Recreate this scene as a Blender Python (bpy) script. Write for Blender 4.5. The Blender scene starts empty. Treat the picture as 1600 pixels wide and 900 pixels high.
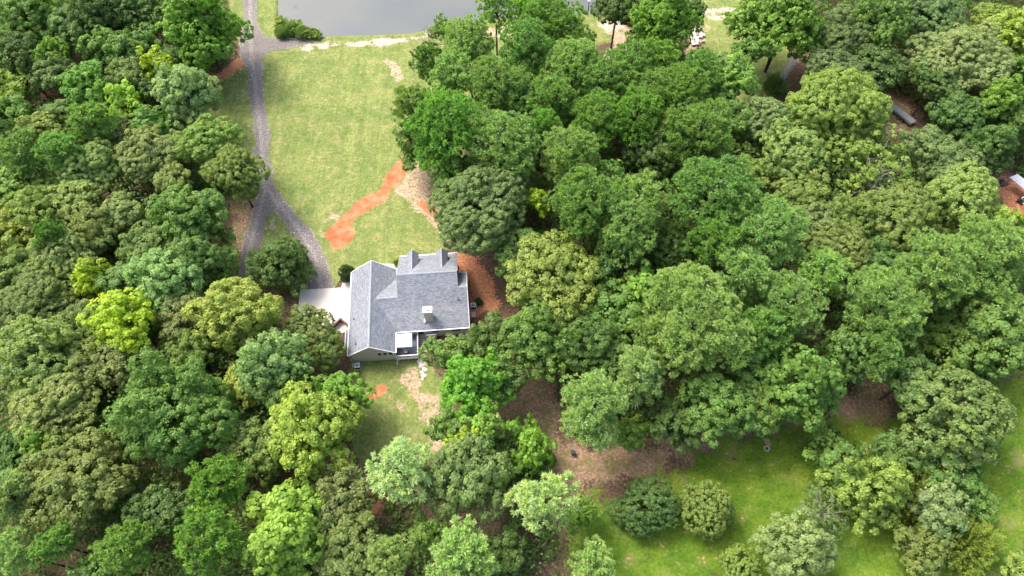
import bpy, bmesh, math, random
import numpy as np
from mathutils import Vector, Matrix, noise

SC = bpy.context.scene
COL = SC.collection
R_ = math.radians
# ------------------------------------------------------------------ camera, sky, sun, exposure
CAM_H = 100.0; PITCH = R_(60); FPX = 800 / math.tan(R_(73.74) / 2)
cd = bpy.data.cameras.new('camera'); cam = bpy.data.objects.new('camera', cd); COL.objects.link(cam)
cd.sensor_width = 36; cd.lens = 36 * FPX / 1600; cd.clip_end = 5000
cam.location = (0, 0, CAM_H); cam.rotation_euler = (R_(90) - PITCH, 0, 0)
SC.camera = cam
SUN_EL, SUN_AZ = R_(56), R_(-52)          # azimuth clockwise from +Y: the sun stands up and left of the picture
w = bpy.data.worlds.new('World'); SC.world = w; w.use_nodes = True
nt = w.node_tree; bg = nt.nodes['Background']
sky = nt.nodes.new('ShaderNodeTexSky'); sky.sky_type = 'NISHITA'; sky.sun_disc = False
sky.sun_elevation = SUN_EL; sky.sun_rotation = SUN_AZ; sky.air_density = 1.0; sky.dust_density = 6; sky.ozone_density = 1.0
nt.links.new(sky.outputs[0], bg.inputs[0]); bg.inputs[1].default_value = 0.15
sl = bpy.data.lights.new('sun', 'SUN'); sun = bpy.data.objects.new('sun', sl); COL.objects.link(sun)
sl.energy = 1.15; sl.angle = R_(16); sl.color = (1.0, 0.96, 0.9)
sd = Vector((math.sin(SUN_AZ) * math.cos(SUN_EL), math.cos(SUN_AZ) * math.cos(SUN_EL), math.sin(SUN_EL)))
sun.rotation_euler = sd.to_track_quat('Z', 'Y').to_euler()
vs = SC.view_settings; vs.view_transform = 'Standard'; vs.look = 'None'; vs.gamma = 1; vs.use_curve_mapping = False
vs.exposure = 1.4
SC.cycles.max_bounces = 8; SC.cycles.diffuse_bounces = 6; SC.cycles.transmission_bounces = 5; SC.cycles.transparent_max_bounces = 4
SC.cycles.use_adaptive_sampling = True; SC.cycles.use_denoising = True; SC.cycles.denoiser = 'OPENIMAGEDENOISE'; SC.cycles.denoising_input_passes = 'RGB_ALBEDO_NORMAL'

def P(u, v, z=0.0):
    """the point at height z seen at pixel (u, v) of the 1600 x 900 photograph"""
    d = (u - 800, FPX * math.cos(PITCH) + (450 - v) * math.sin(PITCH), -FPX * math.sin(PITCH) + (450 - v) * math.cos(PITCH))
    t = (z - CAM_H) / d[2]
    return Vector((d[0] * t, d[1] * t, z))
def depth(p):
    return p.y * math.cos(PITCH) + (CAM_H - p.z) * math.sin(PITCH)

# ------------------------------------------------------------------ materials
def mat(name):
    m = bpy.data.materials.new(name); m.use_nodes = True
    n = m.node_tree; b = n.nodes['Principled BSDF']; return m, n, b
def N(n, t, **k):
    x = n.nodes.new(t)
    for a, b in k.items():
        if a.startswith('i_'): x.inputs[a[2:].replace('_', ' ')].default_value = b
        else: setattr(x, a, b)
    return x
def noisetex(n, scale, detail=4, rough=.6, coord='Object', vec=None):
    t = N(n, 'ShaderNodeTexNoise'); t.inputs['Scale'].default_value = scale; t.inputs['Detail'].default_value = detail; t.inputs['Roughness'].default_value = rough
    if vec is None: vec = N(n, 'ShaderNodeTexCoord').outputs[coord]
    n.links.new(vec, t.inputs['Vector']); return t.outputs['Fac']
def ramp(n, fac, stops):
    r = N(n, 'ShaderNodeValToRGB'); e = r.color_ramp.elements
    while len(e) < len(stops): e.new(.5)
    for q, (p, c) in zip(e, stops): q.position = p; q.color = (*c, 1) if len(c) == 3 else c
    n.links.new(fac, r.inputs[0]); return r.outputs[0]
def mixc(n, f, a, b, mode='MIX'):
    m = N(n, 'ShaderNodeMix', data_type='RGBA', blend_type=mode)
    for s, v in ((0, f), (6, a), (7, b)):
        if isinstance(v, (int, float)): m.inputs[s].default_value = v
        elif isinstance(v, tuple): m.inputs[s].default_value = (*v, 1) if len(v) == 3 else v
        else: n.links.new(v, m.inputs[s])
    return m.outputs[2]
def math_(n, op, a, b=0.0, c=None):
    m = N(n, 'ShaderNodeMath', operation=op)
    for s, v in ((0, a), (1, b), (2, c)):
        if v is None: continue
        if isinstance(v, (int, float)): m.inputs[s].default_value = v
        else: n.links.new(v, m.inputs[s])
    return m.outputs[0]
def maprange(n, v, a, b, c=0.0, d=1.0):
    m = N(n, 'ShaderNodeMapRange'); n.links.new(v, m.inputs[0])
    for i, x in enumerate((a, b, c, d)): m.inputs[1 + i].default_value = x
    return m.outputs[0]
def simple(name, col, rough=.7, var=.15, scale=3.0, metal=0.0, bump=0.0):
    m, n, b = mat(name)
    f = noisetex(n, scale)
    lo = tuple(c * (1 - var) for c in col); hi = tuple(min(1, c * (1 + var)) for c in col)
    n.links.new(ramp(n, f, [(.3, lo), (.7, hi)]), b.inputs['Base Color'])
    b.inputs['Roughness'].default_value = rough; b.inputs['Metallic'].default_value = metal
    if bump:
        bp = N(n, 'ShaderNodeBump'); bp.inputs['Strength'].default_value = bump; bp.inputs['Distance'].default_value = .05
        n.links.new(noisetex(n, scale * 6), bp.inputs['Height']); n.links.new(bp.outputs[0], b.inputs['Normal'])
    return m

M = {}
M['trim'] = simple('white_trim', (.78, .78, .77), .5, .05)
M['siding'] = None
M['rail'] = simple('white_railing', (.74, .74, .75), .5, .05)
M['deckfloor'] = simple('grey_decking', (.14, .15, .19), .7, .2, 6)
M['canopy'] = simple('pale_aqua_canopy', (.40, .50, .48), .8, .04, 1.5)
M['dark'] = simple('dark_metal', (.03, .032, .036), .5, .3)
M['black'] = simple('black_plastic', (.02, .022, .03), .5, .2)
M['steel'] = simple('steel', (.45, .46, .48), .35, .1, 3, .6)
M['greymetal'] = simple('grey_metal', (.46, .47, .49), .45, .15, 4, .2)
M['acgrey'] = simple('ac_casing', (.62, .65, .68), .5, .08)
M['wood'] = simple('weathered_wood', (.30, .27, .25), .8, .25, 5)
M['palewood'] = simple('pale_wood', (.52, .40, .34), .8, .2, 5)
M['brick'] = simple('brown_wood', (.16, .08, .06), .85, .3, 5, 0, .4)
M['stone'] = simple('pale_stone', (.62, .54, .48), .85, .2, 4, 0, .5)
M['rubber'] = simple('rubber', (.02, .02, .02), .8, .2)
M['blue'] = simple('blue_plastic', (.02, .28, .52), .5, .2)
M['teal'] = simple('teal_plastic', (.01, .36, .38), .5, .2)
M['white'] = simple('white_plastic', (.78, .76, .74), .6, .06)
M['pinkish'] = simple('faded_wood', (.58, .48, .47), .7, .1)
M['bark'] = simple('bark', (.085, .065, .052), .9, .35, 8, 0, .8)
M['palebark'] = simple('pale_bark', (.30, .27, .24), .85, .3, 8, 0, .6)
M['deadwood'] = simple('dead_wood', (.33, .31, .28), .8, .15)
M['ashes'] = simple('ashes', (.06, .055, .05), .9, .3)
M['soilpile'] = simple('dark_debris', (.07, .06, .055), .9, .5, 3, 0, .8)

def lap_siding():
    m, n, b = mat('cream_lap_siding')
    co = N(n, 'ShaderNodeTexCoord').outputs['Object']; s = N(n, 'ShaderNodeSeparateXYZ'); n.links.new(co, s.inputs[0])
    fr = math_(n, 'FRACT', math_(n, 'MULTIPLY', s.outputs[2], 5.5))
    line = math_(n, 'LESS_THAN', fr, .12)
    c = mixc(n, noisetex(n, 2.0), (.60, .57, .51), (.68, .65, .58))
    c = mixc(n, math_(n, 'MULTIPLY', line, .35), c, (.30, .28, .25))
    n.links.new(c, b.inputs['Base Color']); b.inputs['Roughness'].default_value = .6
    bp = N(n, 'ShaderNodeBump'); bp.inputs['Distance'].default_value = .02; n.links.new(fr, bp.inputs['Height']); n.links.new(bp.outputs[0], b.inputs['Normal'])
    return m
M['siding'] = lap_siding()

def shingles():
    m, n, b = mat('grey_shingles')
    uv = N(n, 'ShaderNodeUVMap').outputs[0]
    bt = N(n, 'ShaderNodeTexBrick'); n.links.new(uv, bt.inputs['Vector'])
    bt.inputs['Scale'].default_value = 1.0; bt.inputs['Brick Width'].default_value = .42; bt.inputs['Row Height'].default_value = .17
    bt.inputs['Mortar Size'].default_value = .012; bt.inputs['Bias'].default_value = 0
    bt.inputs['Color1'].default_value = (.14, .156, .185, 1); bt.inputs['Color2'].default_value = (.27, .288, .32, 1); bt.inputs['Mortar'].default_value = (.08, .09, .105, 1)
    c = mixc(n, .2, bt.outputs['Color'], (.175, .190, .215))
    big = noisetex(n, .55, 5, .65)
    c = mixc(n, .8, c, ramp(n, big, [(.3, (.42, .43, .44)), (.7, (.60, .60, .60))]), 'OVERLAY')
    fine = noisetex(n, 5.5, 4, .8)
    c = mixc(n, .7, c, ramp(n, fine, [(.3, (.3, .3, .3)), (.75, (.75, .75, .75))]), 'OVERLAY')
    # damp / rusty streaks near the change of pitch
    at = N(n, 'ShaderNodeAttribute', attribute_name='stain'); st = math_(n, 'MULTIPLY', at.outputs['Fac'], maprange(n, noisetex(n, 1.6, 3), .50, .70, 0, .55))
    c = mixc(n, st, c, (.34, .21, .17))
    n.links.new(c, b.inputs['Base Color']); b.inputs['Roughness'].default_value = .82
    bp = N(n, 'ShaderNodeBump'); bp.inputs['Distance'].default_value = .03; bp.inputs['Strength'].default_value = .6
    n.links.new(fine, bp.inputs['Height']); n.links.new(bp.outputs[0], b.inputs['Normal'])
    return m
M['shingle'] = shingles()
M['ridge'] = simple('ridge_cap', (.27, .285, .31), .8, .3, 6)

def leaf_material():
    m, n, b = mat('foliage')
    oi = N(n, 'ShaderNodeObjectInfo')
    at = N(n, 'ShaderNodeAttribute', attribute_name='tint')
    tint = at.outputs['Fac']
    warm = mixc(n, 1.0, oi.outputs['Color'], (1.13, 1.08, .85), 'MULTIPLY')
    cool = mixc(n, 1.0, oi.outputs['Color'], (.86, .93, .92), 'MULTIPLY')
    c = mixc(n, tint, cool, warm)
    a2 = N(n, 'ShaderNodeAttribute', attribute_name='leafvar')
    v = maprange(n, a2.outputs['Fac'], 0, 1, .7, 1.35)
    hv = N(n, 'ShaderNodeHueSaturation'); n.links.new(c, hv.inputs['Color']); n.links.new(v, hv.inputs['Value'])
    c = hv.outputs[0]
    n.links.new(c, b.inputs['Base Color']); b.inputs['Roughness'].default_value = .55
    b.inputs['Specular IOR Level'].default_value = .35
    tr = N(n, 'ShaderNodeBsdfTranslucent'); h2 = N(n, 'ShaderNodeHueSaturation'); n.links.new(c, h2.inputs['Color'])
    h2.inputs['Value'].default_value = 1.5; h2.inputs['Saturation'].default_value = 1.1; n.links.new(h2.outputs[0], tr.inputs['Color'])
    mx = N(n, 'ShaderNodeMixShader'); mx.inputs[0].default_value = .42
    n.links.new(b.outputs[0], mx.inputs[1]); n.links.new(tr.outputs[0], mx.inputs[2])
    n.links.new(mx.outputs[0], n.nodes['Material Output'].inputs['Surface'])
    return m
M['leaf'] = leaf_material()

# ------------------------------------------------------------------ mesh helpers
def np_mesh(name, verts, quads, attrs=None):
    me = bpy.data.meshes.new(name)
    nv, nq = len(verts), len(quads)
    me.vertices.add(nv); me.vertices.foreach_set('co', np.ascontiguousarray(verts, dtype=np.float32).ravel())
    me.loops.add(nq * 4); me.loops.foreach_set('vertex_index', np.ascontiguousarray(quads, dtype=np.int32).ravel())
    me.polygons.add(nq); me.polygons.foreach_set('loop_start', np.arange(0, nq * 4, 4, dtype=np.int32))
    me.polygons.foreach_set('loop_total', np.full(nq, 4, dtype=np.int32))
    for k, a in (attrs or {}).items():
        at = me.attributes.new(k, 'FLOAT', 'POINT'); at.data.foreach_set('value', np.ascontiguousarray(a, dtype=np.float32))
    me.update(calc_edges=True); return me
def link(name, me, m=None, parent=None, loc=None):
    o = bpy.data.objects.new(name, me); COL.objects.link(o)
    if m is not None and me is not None and not me.materials: me.materials.append(m)
    if parent is not None: o.parent = parent
    if loc is not None: o.location = loc
    return o
def tag(o, label=None, cat=None, group=None, kind=None):
    for k, v in (('label', label), ('category', cat), ('group', group), ('kind', kind)):
        if v: o[k] = v
    return o
def thing(name, label, cat, loc=(0, 0, 0), rz=0, group=None):
    o = bpy.data.objects.new(name, None); COL.objects.link(o); o.location = loc; o.rotation_euler = (0, 0, rz); o.empty_display_size = .5
    return tag(o, label, cat, group)
class MB:
    """collects boxes, prisms and tubes, then builds ONE mesh object"""
    def __init__(s): s.bm = bmesh.new()
    def box(s, x0, x1, y0, y1, z0, z1, mtx=None):
        v = [s.bm.verts.new(p) for p in ((x0, y0, z0), (x1, y0, z0), (x1, y1, z0), (x0, y1, z0), (x0, y0, z1), (x1, y0, z1), (x1, y1, z1), (x0, y1, z1))]
        for f in ((3, 2, 1, 0), (4, 5, 6, 7), (0, 1, 5, 4), (1, 2, 6, 5), (2, 3, 7, 6), (3, 0, 4, 7)): s.bm.faces.new([v[i] for i in f])
        if mtx is not None:
            for q in v: q.co = mtx @ q.co
        return s
    def slab(s, pts, t, dirv=(0, 0, -1)):
        """polygon (counter-clockwise from above) given thickness t downwards"""
        d = Vector(dirv) * t; a = [s.bm.verts.new(p) for p in pts]; b = [s.bm.verts.new(Vector(p) + d) for p in pts]
        s.bm.faces.new(a); s.bm.faces.new(b[::-1])
        for i in range(len(pts)): j = (i + 1) % len(pts); s.bm.faces.new((a[j], a[i], b[i], b[j]))
        return s
    def tube(s, p, q, r0, r1=None, n=8, cap=True):
        p, q = Vector(p), Vector(q); r1 = r0 if r1 is None else r1
        d = (q - p).normalized(); a = d.orthogonal().normalized(); b = d.cross(a)
        A = [s.bm.verts.new(p + (a * math.cos(2 * math.pi * i / n) + b * math.sin(2 * math.pi * i / n)) * r0) for i in range(n)]
        B = [s.bm.verts.new(q + (a * math.cos(2 * math.pi * i / n) + b * math.sin(2 * math.pi * i / n)) * r1) for i in range(n)]
        for i in range(n): j = (i + 1) % n; s.bm.faces.new((A[i], A[j], B[j], B[i]))
        if cap: s.bm.faces.new(A[::-1]); s.bm.faces.new(B)
        return s
    def blob(s, c, r, sub=2, jit=.2, seed=0):
        g = bmesh.ops.create_icosphere(s.bm, subdivisions=sub, radius=1)
        for v in g['verts']:
            k = 1 + jit * noise.noise(v.co * 1.7 + Vector((seed * 7.3, seed, 3)))* 1.6
            v.co = Vector((v.co.x * r[0] * k, v.co.y * r[1] * k, v.co.z * r[2] * k)) + Vector(c)
        return s
    def build(s, name, m, parent=None, loc=None, bevel=0, smooth=False):
        if bevel: bmesh.ops.bevel(s.bm, geom=s.bm.edges[:], offset=bevel, segments=1, affect='EDGES')
        bmesh.ops.recalc_face_normals(s.bm, faces=s.bm.faces[:])
        me = bpy.data.meshes.new(name); s.bm.to_mesh(me); s.bm.free()
        if smooth: me.shade_smooth()
        return link(name, me, m, parent, loc)
# ------------------------------------------------------------------ ground
def seg_dist(px, py, poly, closed=True):
    """signed distance to a polygon in metres, positive inside"""
    n = len(poly); d = np.full(px.shape, 1e9); ins = np.zeros(px.shape, bool)
    for i in range(n if closed else n - 1):
        ax, ay = poly[i]; bx, by = poly[(i + 1) % n]
        ex, ey = bx - ax, by - ay; L = ex * ex + ey * ey + 1e-9
        t = np.clip(((px - ax) * ex + (py - ay) * ey) / L, 0, 1)
        d = np.minimum(d, np.hypot(px - ax - t * ex, py - ay - t * ey))
        if closed and abs(ey) > 1e-9:
            c = ((ay > py) != (by > py)) & (px < (bx - ax) * (py - ay) / ey + ax); ins ^= c
    return np.where(ins, d, -d) if closed else d
def px2w(pts): return [tuple(P(u, v)[:2]) for u, v in pts]
def smooth(a, lo, hi):
    t = np.clip((a - lo) / (hi - lo), 0, 1); return t * t * (3 - 2 * t)
_rs = np.random.RandomState(5)
def vnoise(x, y, s, seed=0):
    """cheap value noise with cell size s"""
    rs = np.random.RandomState(seed); T = rs.rand(256, 256)
    X, Y = x / s + 500, y / s + 500; i, j = np.floor(X).astype(int), np.floor(Y).astype(int); fx, fy = X - i, Y - j
    fx = fx * fx * (3 - 2 * fx); fy = fy * fy * (3 - 2 * fy)
    g = lambda a, b: T[a % 256, b % 256]
    return (g(i, j) * (1 - fx) + g(i + 1, j) * fx) * (1 - fy) + (g(i, j + 1) * (1 - fx) + g(i + 1, j + 1) * fx) * fy
def fbm(x, y, s, seed=0):
    return (vnoise(x, y, s, seed) + .5 * vnoise(x, y, s / 2.1, seed + 1) + .25 * vnoise(x, y, s / 4.3, seed + 2)) / 1.75 - .5

Z = {   # outlines in photograph pixels, laid on the ground
 'lawn': [[(300, -60), (432, -60), (434, 58), (500, 62), (600, 60), (700, 48), (760, 30), (950, 12), (980, 60), (800, 110), (720, 250), (700, 310), (705, 390), (640, 425), (560, 420), (520, 450), (490, 450), (400, 450), (395, 400), (412, 320), (400, 290), (350, 250), (320, 170), (345, 118), (380, 95), (368, 40), (355, 0)],
          [(545, 555), (650, 560), (700, 600), (710, 640), (690, 720), (600, 760), (555, 700), (540, 630)],
          [(1085, -60), (1165, -60), (1160, 20), (1240, 70), (1210, 160), (1140, 160), (1085, 100), (1098, 60)],
          [(440, 64), (500, 68), (700, 52), (760, 36), (910, 30), (1100, 14), (1100, -60), (985, -60), (960, 5), (905, 10), (700, 30), (560, 45), (440, 40)]],
 'lush': [[(890, 790), (930, 770), (1000, 765), (1060, 728), (1125, 690), (1180, 682), (1290, 665), (1380, 650), (1460, 700), (1550, 660), (1560, 600), (1600, 565), (1760, 540), (1760, 1010), (880, 1010)]],
 'clay': [[(634, 238), (639, 262), (622, 282), (606, 305), (580, 322), (556, 338), (543, 334), (562, 312), (590, 300), (605, 268)],
          [(527 + 22 * math.cos(a / 10 * 6.283), 367 + 22 * math.sin(a / 10 * 6.283) * .95) for a in range(10)],
          [(560, 640), (567, 616), (597, 597), (611, 604), (596, 623)],
          [(546, 330), (556, 341), (540, 354), (528, 352), (524, 346)], [(1585, 300), (1625, 310), (1620, 350), (1590, 335)], [(348, 190), (357, 210), (366, 222), (352, 212)], [(655, 318), (680, 322), (690, 345), (668, 335)]],
 'track': [[(470, 70), (560, 66), (640, 57), (692, 49), (694, 57), (620, 67), (560, 73), (480, 77)], [(1095, 16), (1180, 8), (1182, 22), (1105, 30)], [(938, 38), (965, 32), (975, 42), (950, 48)], [(940, 80), (955, 78), (960, 96), (942, 94)]],
 'rust': [[(712, 392), (735, 398), (762, 432), (781, 480), (776, 494), (758, 488), (728, 505), (728, 460), (718, 425), (700, 405)],
          [(310, 128), (345, 112), (378, 90), (382, 100), (350, 128), (322, 138)], [(1530, 270), (1600, 290), (1640, 350), (1585, 345)], [(520, 790), (600, 740), (590, 800)]],
 'straw': [[(610, 300), (650, 250), (690, 262), (700, 340), (712, 400), (690, 392), (672, 350), (625, 318)],
           [(622, 595), (650, 570), (662, 590), (650, 612), (628, 610)], [(645, 610), (690, 620), (712, 660), (705, 720), (670, 700), (655, 650)],
           [(592, 92), (618, 94), (634, 120), (622, 128), (602, 106)], [(470, 66), (560, 66), (690, 50), (690, 62), (610, 72), (560, 76), (480, 78)], [(640, 378), (665, 385), (650, 395)],
           [(1095, 20), (1170, 10), (1175, 24), (1110, 30)], [(610, 625), (640, 625), (628, 640)],
           [(930, 35), (960, 30), (990, 45), (985, 80), (955, 100), (940, 92), (950, 60)], [(1070, 35), (1112, 38), (1110, 70), (1072, 84)],
           [(745, 35), (800, 35), (800, 65), (745, 62)], [(500, 360), (515, 330), (545, 330), (512, 350), (508, 385)], [(1380, 195), (1412, 190), (1425, 215), (1372, 215)],
           [(422, 330), (428, 332), (429, 358), (422, 356)], [(1188, 688), (1200, 688), (1207, 708), (1192, 707)]],
 'mulch': [[(770, 575), (860, 590), (880, 690), (1000, 700), (1110, 655), (1300, 640), (1390, 560), (1400, 640), (1290, 690), (1180, 680), (1060, 735), (940, 760), (900, 800), (870, 780), (850, 690), (780, 700), (760, 640)],
           [(1280, 130), (1400, 150), (1440, 190), (1430, 220), (1360, 215), (1350, 160)], [(500, 705), (570, 700), (580, 760), (510, 770)], [(360, 320), (412, 300), (400, 420), (370, 430)],
           [(675, 800), (780, 780), (790, 860), (680, 860)]],
}
pond_w = px2w([(431, -70), (431, 30), (434, 50), (446, 57), (500, 57), (560, 55), (640, 52), (684, 43), (760, 30), (905, 21), (960, 14), (1000, 4), (1020, -30), (1040, -70)])
def zone(x, y, name, soft, wob=2.2):
    a = np.full(x.shape, -1e9)
    for i, p in enumerate(Z[name]): a = np.maximum(a, seg_dist(x, y, px2w(p)))
    a = a + fbm(x, y, 4.0, hash(name) % 7 + 11 if False else len(name) * 3 + 7) * wob
    return smooth(a, -soft, soft)

def build_ground():
    st = .55; xs = np.arange(-175, 175.1, st); ys = np.arange(-40, 200.1, st)
    xs = np.concatenate([[-3000, -900, -350], xs, [350, 900, 3000]]); ys = np.concatenate([[-3000, -500, -120], ys, [300, 800, 3000]])
    X, Y = np.meshgrid(xs, ys); x, y = X.ravel(), Y.ravel()
    dp = seg_dist(x, y, pond_w)
    z = np.where(np.abs(x) < 176, fbm(x, y, 9, 3) * .05, 0)
    z = z - smooth(dp + .3, 0, 1.6) * 1.1                           # the pond's basin
    flat = seg_dist(x, y, px2w([(460, 390), (750, 380), (760, 580), (540, 590), (450, 520)])); z = np.where(flat > -2, np.minimum(z, .0), z)
    for r in ROADS: z = np.where(seg_dist(x, y, r) > -1.0, -.02, z)
    A = {k: zone(x, y, k, s, wb) for k, s, wb in (('lawn', .8, 2.5), ('lush', 3.5, 6), ('clay', .55, 2.6), ('rust', .7, 2.0), ('straw', 1.2, 3.0), ('mulch', 4.0, 7), ('track', .9, 2.0))}
    ny, nx = X.shape; i = np.arange(nx * ny).reshape(ny, nx)
    q = np.stack([i[:-1, :-1], i[:-1, 1:], i[1:, 1:], i[1:, :-1]], -1).reshape(-1, 4)
    me = np_mesh('ground', np.stack([x, y, z], 1), q, A); me.shade_smooth()
    m, n, b = mat('ground')
    att = lambda k: N(n, 'ShaderNodeAttribute', attribute_name=k).outputs['Fac']
    co = N(n, 'ShaderNodeTexCoord').outputs['Object']
    n1, n2, n3 = noisetex(n, .06, 5, .6, vec=co), noisetex(n, .45, 6, .65, vec=co), noisetex(n, 2.4, 5, .75, vec=co)
    n4 = noisetex(n, .17, 4, .6, vec=co)
    litter = ramp(n, n3, [(.35, (.05, .034, .024)), (.5, (.12, .078, .052)), (.68, (.21, .145, .095))])
    mulch = ramp(n, n3, [(.33, (.13, .08, .052)), (.5, (.28, .18, .115)), (.68, (.46, .33, .22))])
    mg = maprange(n, n2, .46, .58); mulch = mixc(n, math_(n, 'MULTIPLY', mg, .55), mulch, (.10, .13, .035))
    mp = N(n, 'ShaderNodeMapping'); n.links.new(co, mp.inputs[0]); mp.inputs['Scale'].default_value = (1.1, .06, 1)      # mowing stripes
    stripes = noisetex(n, 1.0, 2, .5, vec=mp.outputs[0])
    g1 = ramp(n, n2, [(.35, (.10, .145, .04)), (.5, (.165, .20, .062)), (.65, (.245, .25, .11))])
    g2 = ramp(n, n4, [(.35, (.13, .185, .05)), (.65, (.245, .262, .092))])
    lawn = mixc(n, .5, g1, g2)
    lawn = mixc(n, .35, lawn, ramp(n, stripes, [(.35, (.38, .38, .38)), (.65, (.62, .62, .62))]), 'OVERLAY')
    lawn = mixc(n, .8, lawn, ramp(n, n3, [(.36, (.30, .32, .34)), (.64, (.68, .67, .62))]), 'OVERLAY'); lawn = mixc(n, .6, lawn, ramp(n, noisetex(n, 1.1, 5, .75, vec=co), [(.38, (.36, .38, .36)), (.62, (.62, .62, .6))]), 'OVERLAY')
    bare = maprange(n, noisetex(n, .9, 6, .7, vec=co), .60, .68); lawn = mixc(n, math_(n, 'MULTIPLY', bare, .65), lawn, (.36, .30, .19))
    lush = ramp(n, n2, [(.36, (.040, .095, .012)), (.5, (.085, .155, .018)), (.66, (.165, .215, .045))])
    lush = mixc(n, .5, lush, ramp(n, n4, [(.35, (.055, .12, .012)), (.65, (.185, .255, .024))]))
    lush = mixc(n, .85, lush, ramp(n, n3, [(.36, (.30, .33, .3)), (.64, (.68, .66, .6))]), 'OVERLAY')
    b2 = maprange(n, noisetex(n, .22, 6, .7, vec=co), .56, .68); lush = mixc(n, math_(n, 'MULTIPLY', b2, .5), lush, (.24, .19, .10))
    clay = ramp(n, n2, [(.36, (.34, .105, .045)), (.5, (.45, .155, .075)), (.66, (.56, .26, .145))]); clay = mixc(n, .75, clay, ramp(n, n3, [(.3, (.4, .4, .4)), (.7, (.62, .62, .62))]), 'OVERLAY')
    rust = ramp(n, n3, [(.35, (.25, .105, .052)), (.5, (.40, .175, .095)), (.66, (.55, .28, .165))])
    straw = ramp(n, n3, [(.36, (.20, .13, .08)), (.5, (.40, .29, .19)), (.65, (.62, .50, .38))])
    def edge(k, amt=.55):      # ragged border of a patch
        return maprange(n, math_(n, 'ADD', math_(n, 'ADD', att(k), math_(n, 'MULTIPLY', math_(n, 'SUBTRACT', n3, .5), amt * 2)), math_(n, 'MULTIPLY', math_(n, 'SUBTRACT', n2, .5), amt * 2.2)), .35, .65)
    c = mixc(n, edge('mulch'), litter, mulch)
    c = mixc(n, edge('lawn', .45), c, lawn); c = mixc(n, edge('lush', 1.0), c, lush)
    sp = maprange(n, math_(n, 'ADD', math_(n, 'MULTIPLY', att('straw'), .62), math_(n, 'MULTIPLY', math_(n, 'SUBTRACT', n2, .5), 1.6)), .38, .6)
    sp = math_(n, 'MULTIPLY', sp, maprange(n, att('straw'), 0, .15))
    c = mixc(n, sp, c, straw)
    track = ramp(n, n3, [(.36, (.28, .20, .14)), (.48, (.44, .35, .28)), (.64, (.60, .52, .45))])
    tk = math_(n, 'MULTIPLY', edge('track', .8), maprange(n, n2, .40, .50)); c = mixc(n, tk, c, track)
    c = mixc(n, edge('rust', 1.0), c, rust); c = mixc(n, edge('clay', .75), c, clay)
    n.links.new(c, b.inputs['Base Color']); b.inputs['Roughness'].default_value = .95; b.inputs['Specular IOR Level'].default_value = .1
    bp = N(n, 'ShaderNodeBump'); bp.inputs['Distance'].default_value = .15; bp.inputs['Strength'].default_value = .7; n.links.new(n3, bp.inputs['Height']); n.links.new(bp.outputs[0], b.inputs['Normal'])
    tag(link('ground', me, m), kind='structure')

def sheet(name, outline, z, m, res=.22, wob=.6, kind='structure', rail=None):
    xs = [p[0] for p in outline]; ys = [p[1] for p in outline]
    gx = np.arange(min(xs) - 1, max(xs) + 1, res); gy = np.arange(min(ys) - 1, max(ys) + 1, res); X, Y = np.meshgrid(gx, gy)
    d = seg_dist(X, Y, outline) + fbm(X, Y, 2.9, 21) * wob * 1.2 + fbm(X, Y, .55, 31) * wob * 1.3
    ny, nx = X.shape; i = np.arange(nx * ny).reshape(ny, nx)
    keep = (d[:-1, :-1] > 0) & (d[1:, 1:] > 0) & (d[1:, :-1] > 0) & (d[:-1, 1:] > 0)
    q = np.stack([i[:-1, :-1], i[:-1, 1:], i[1:, 1:], i[1:, :-1]], -1)[keep]
    used = np.unique(q); remap = np.zeros(nx * ny, int); remap[used] = np.arange(len(used))
    co = np.stack([X.ravel(), Y.ravel(), np.full(nx * ny, z)], 1)[used]
    at = {'edge': d.ravel()[used]}
    if rail: at['centre'] = np.min([seg_dist(co[:, 0], co[:, 1], r, False) for r in rail], 0)
    me = np_mesh(name, co, remap[q], at)
    return tag(link(name, me, m), kind=kind)

r_main = [(377, -60), (379, 0), (380, 35), (373, 58), (372, 75), (377, 96), (385, 112), (386, 140), (394, 190), (396, 240), (401, 272), (407, 290), (400, 310), (391, 335), (381, 372), (373, 410), (371, 440), (388, 450), (404, 410), (412, 378), (419, 340), (428, 331), (442, 345), (458, 368), (474, 395), (484, 425), (470, 470), (522, 452), (512, 410), (500, 380), (485, 355), (462, 333), (440, 305), (428, 285), (423, 250), (424, 210), (416, 170), (411, 130), (412, 92), (424, 82), (450, 76), (480, 70), (500, 62), (460, 60), (425, 58), (411, 52), (404, 35), (402, 0), (401, -60)]
r_lane = [(1245, 80), (1232, 88), (1214, 120), (1208, 150), (1186, 160), (1170, 190), (1178, 200), (1205, 190), (1214, 165), (1224, 150), (1232, 122), (1250, 95)]
r_pad = [(466, 484), (469, 453), (533, 449.5), (535, 442), (546, 441), (549, 430), (550, 424), (560, 417), (575, 415), (600, 412.5), (624, 413), (628, 440), (560, 470), (560, 505), (536, 520), (505, 522), (480, 500)]
ROADS = [px2w(r_main), px2w(r_lane), px2w(r_pad)]
build_ground()
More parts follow.
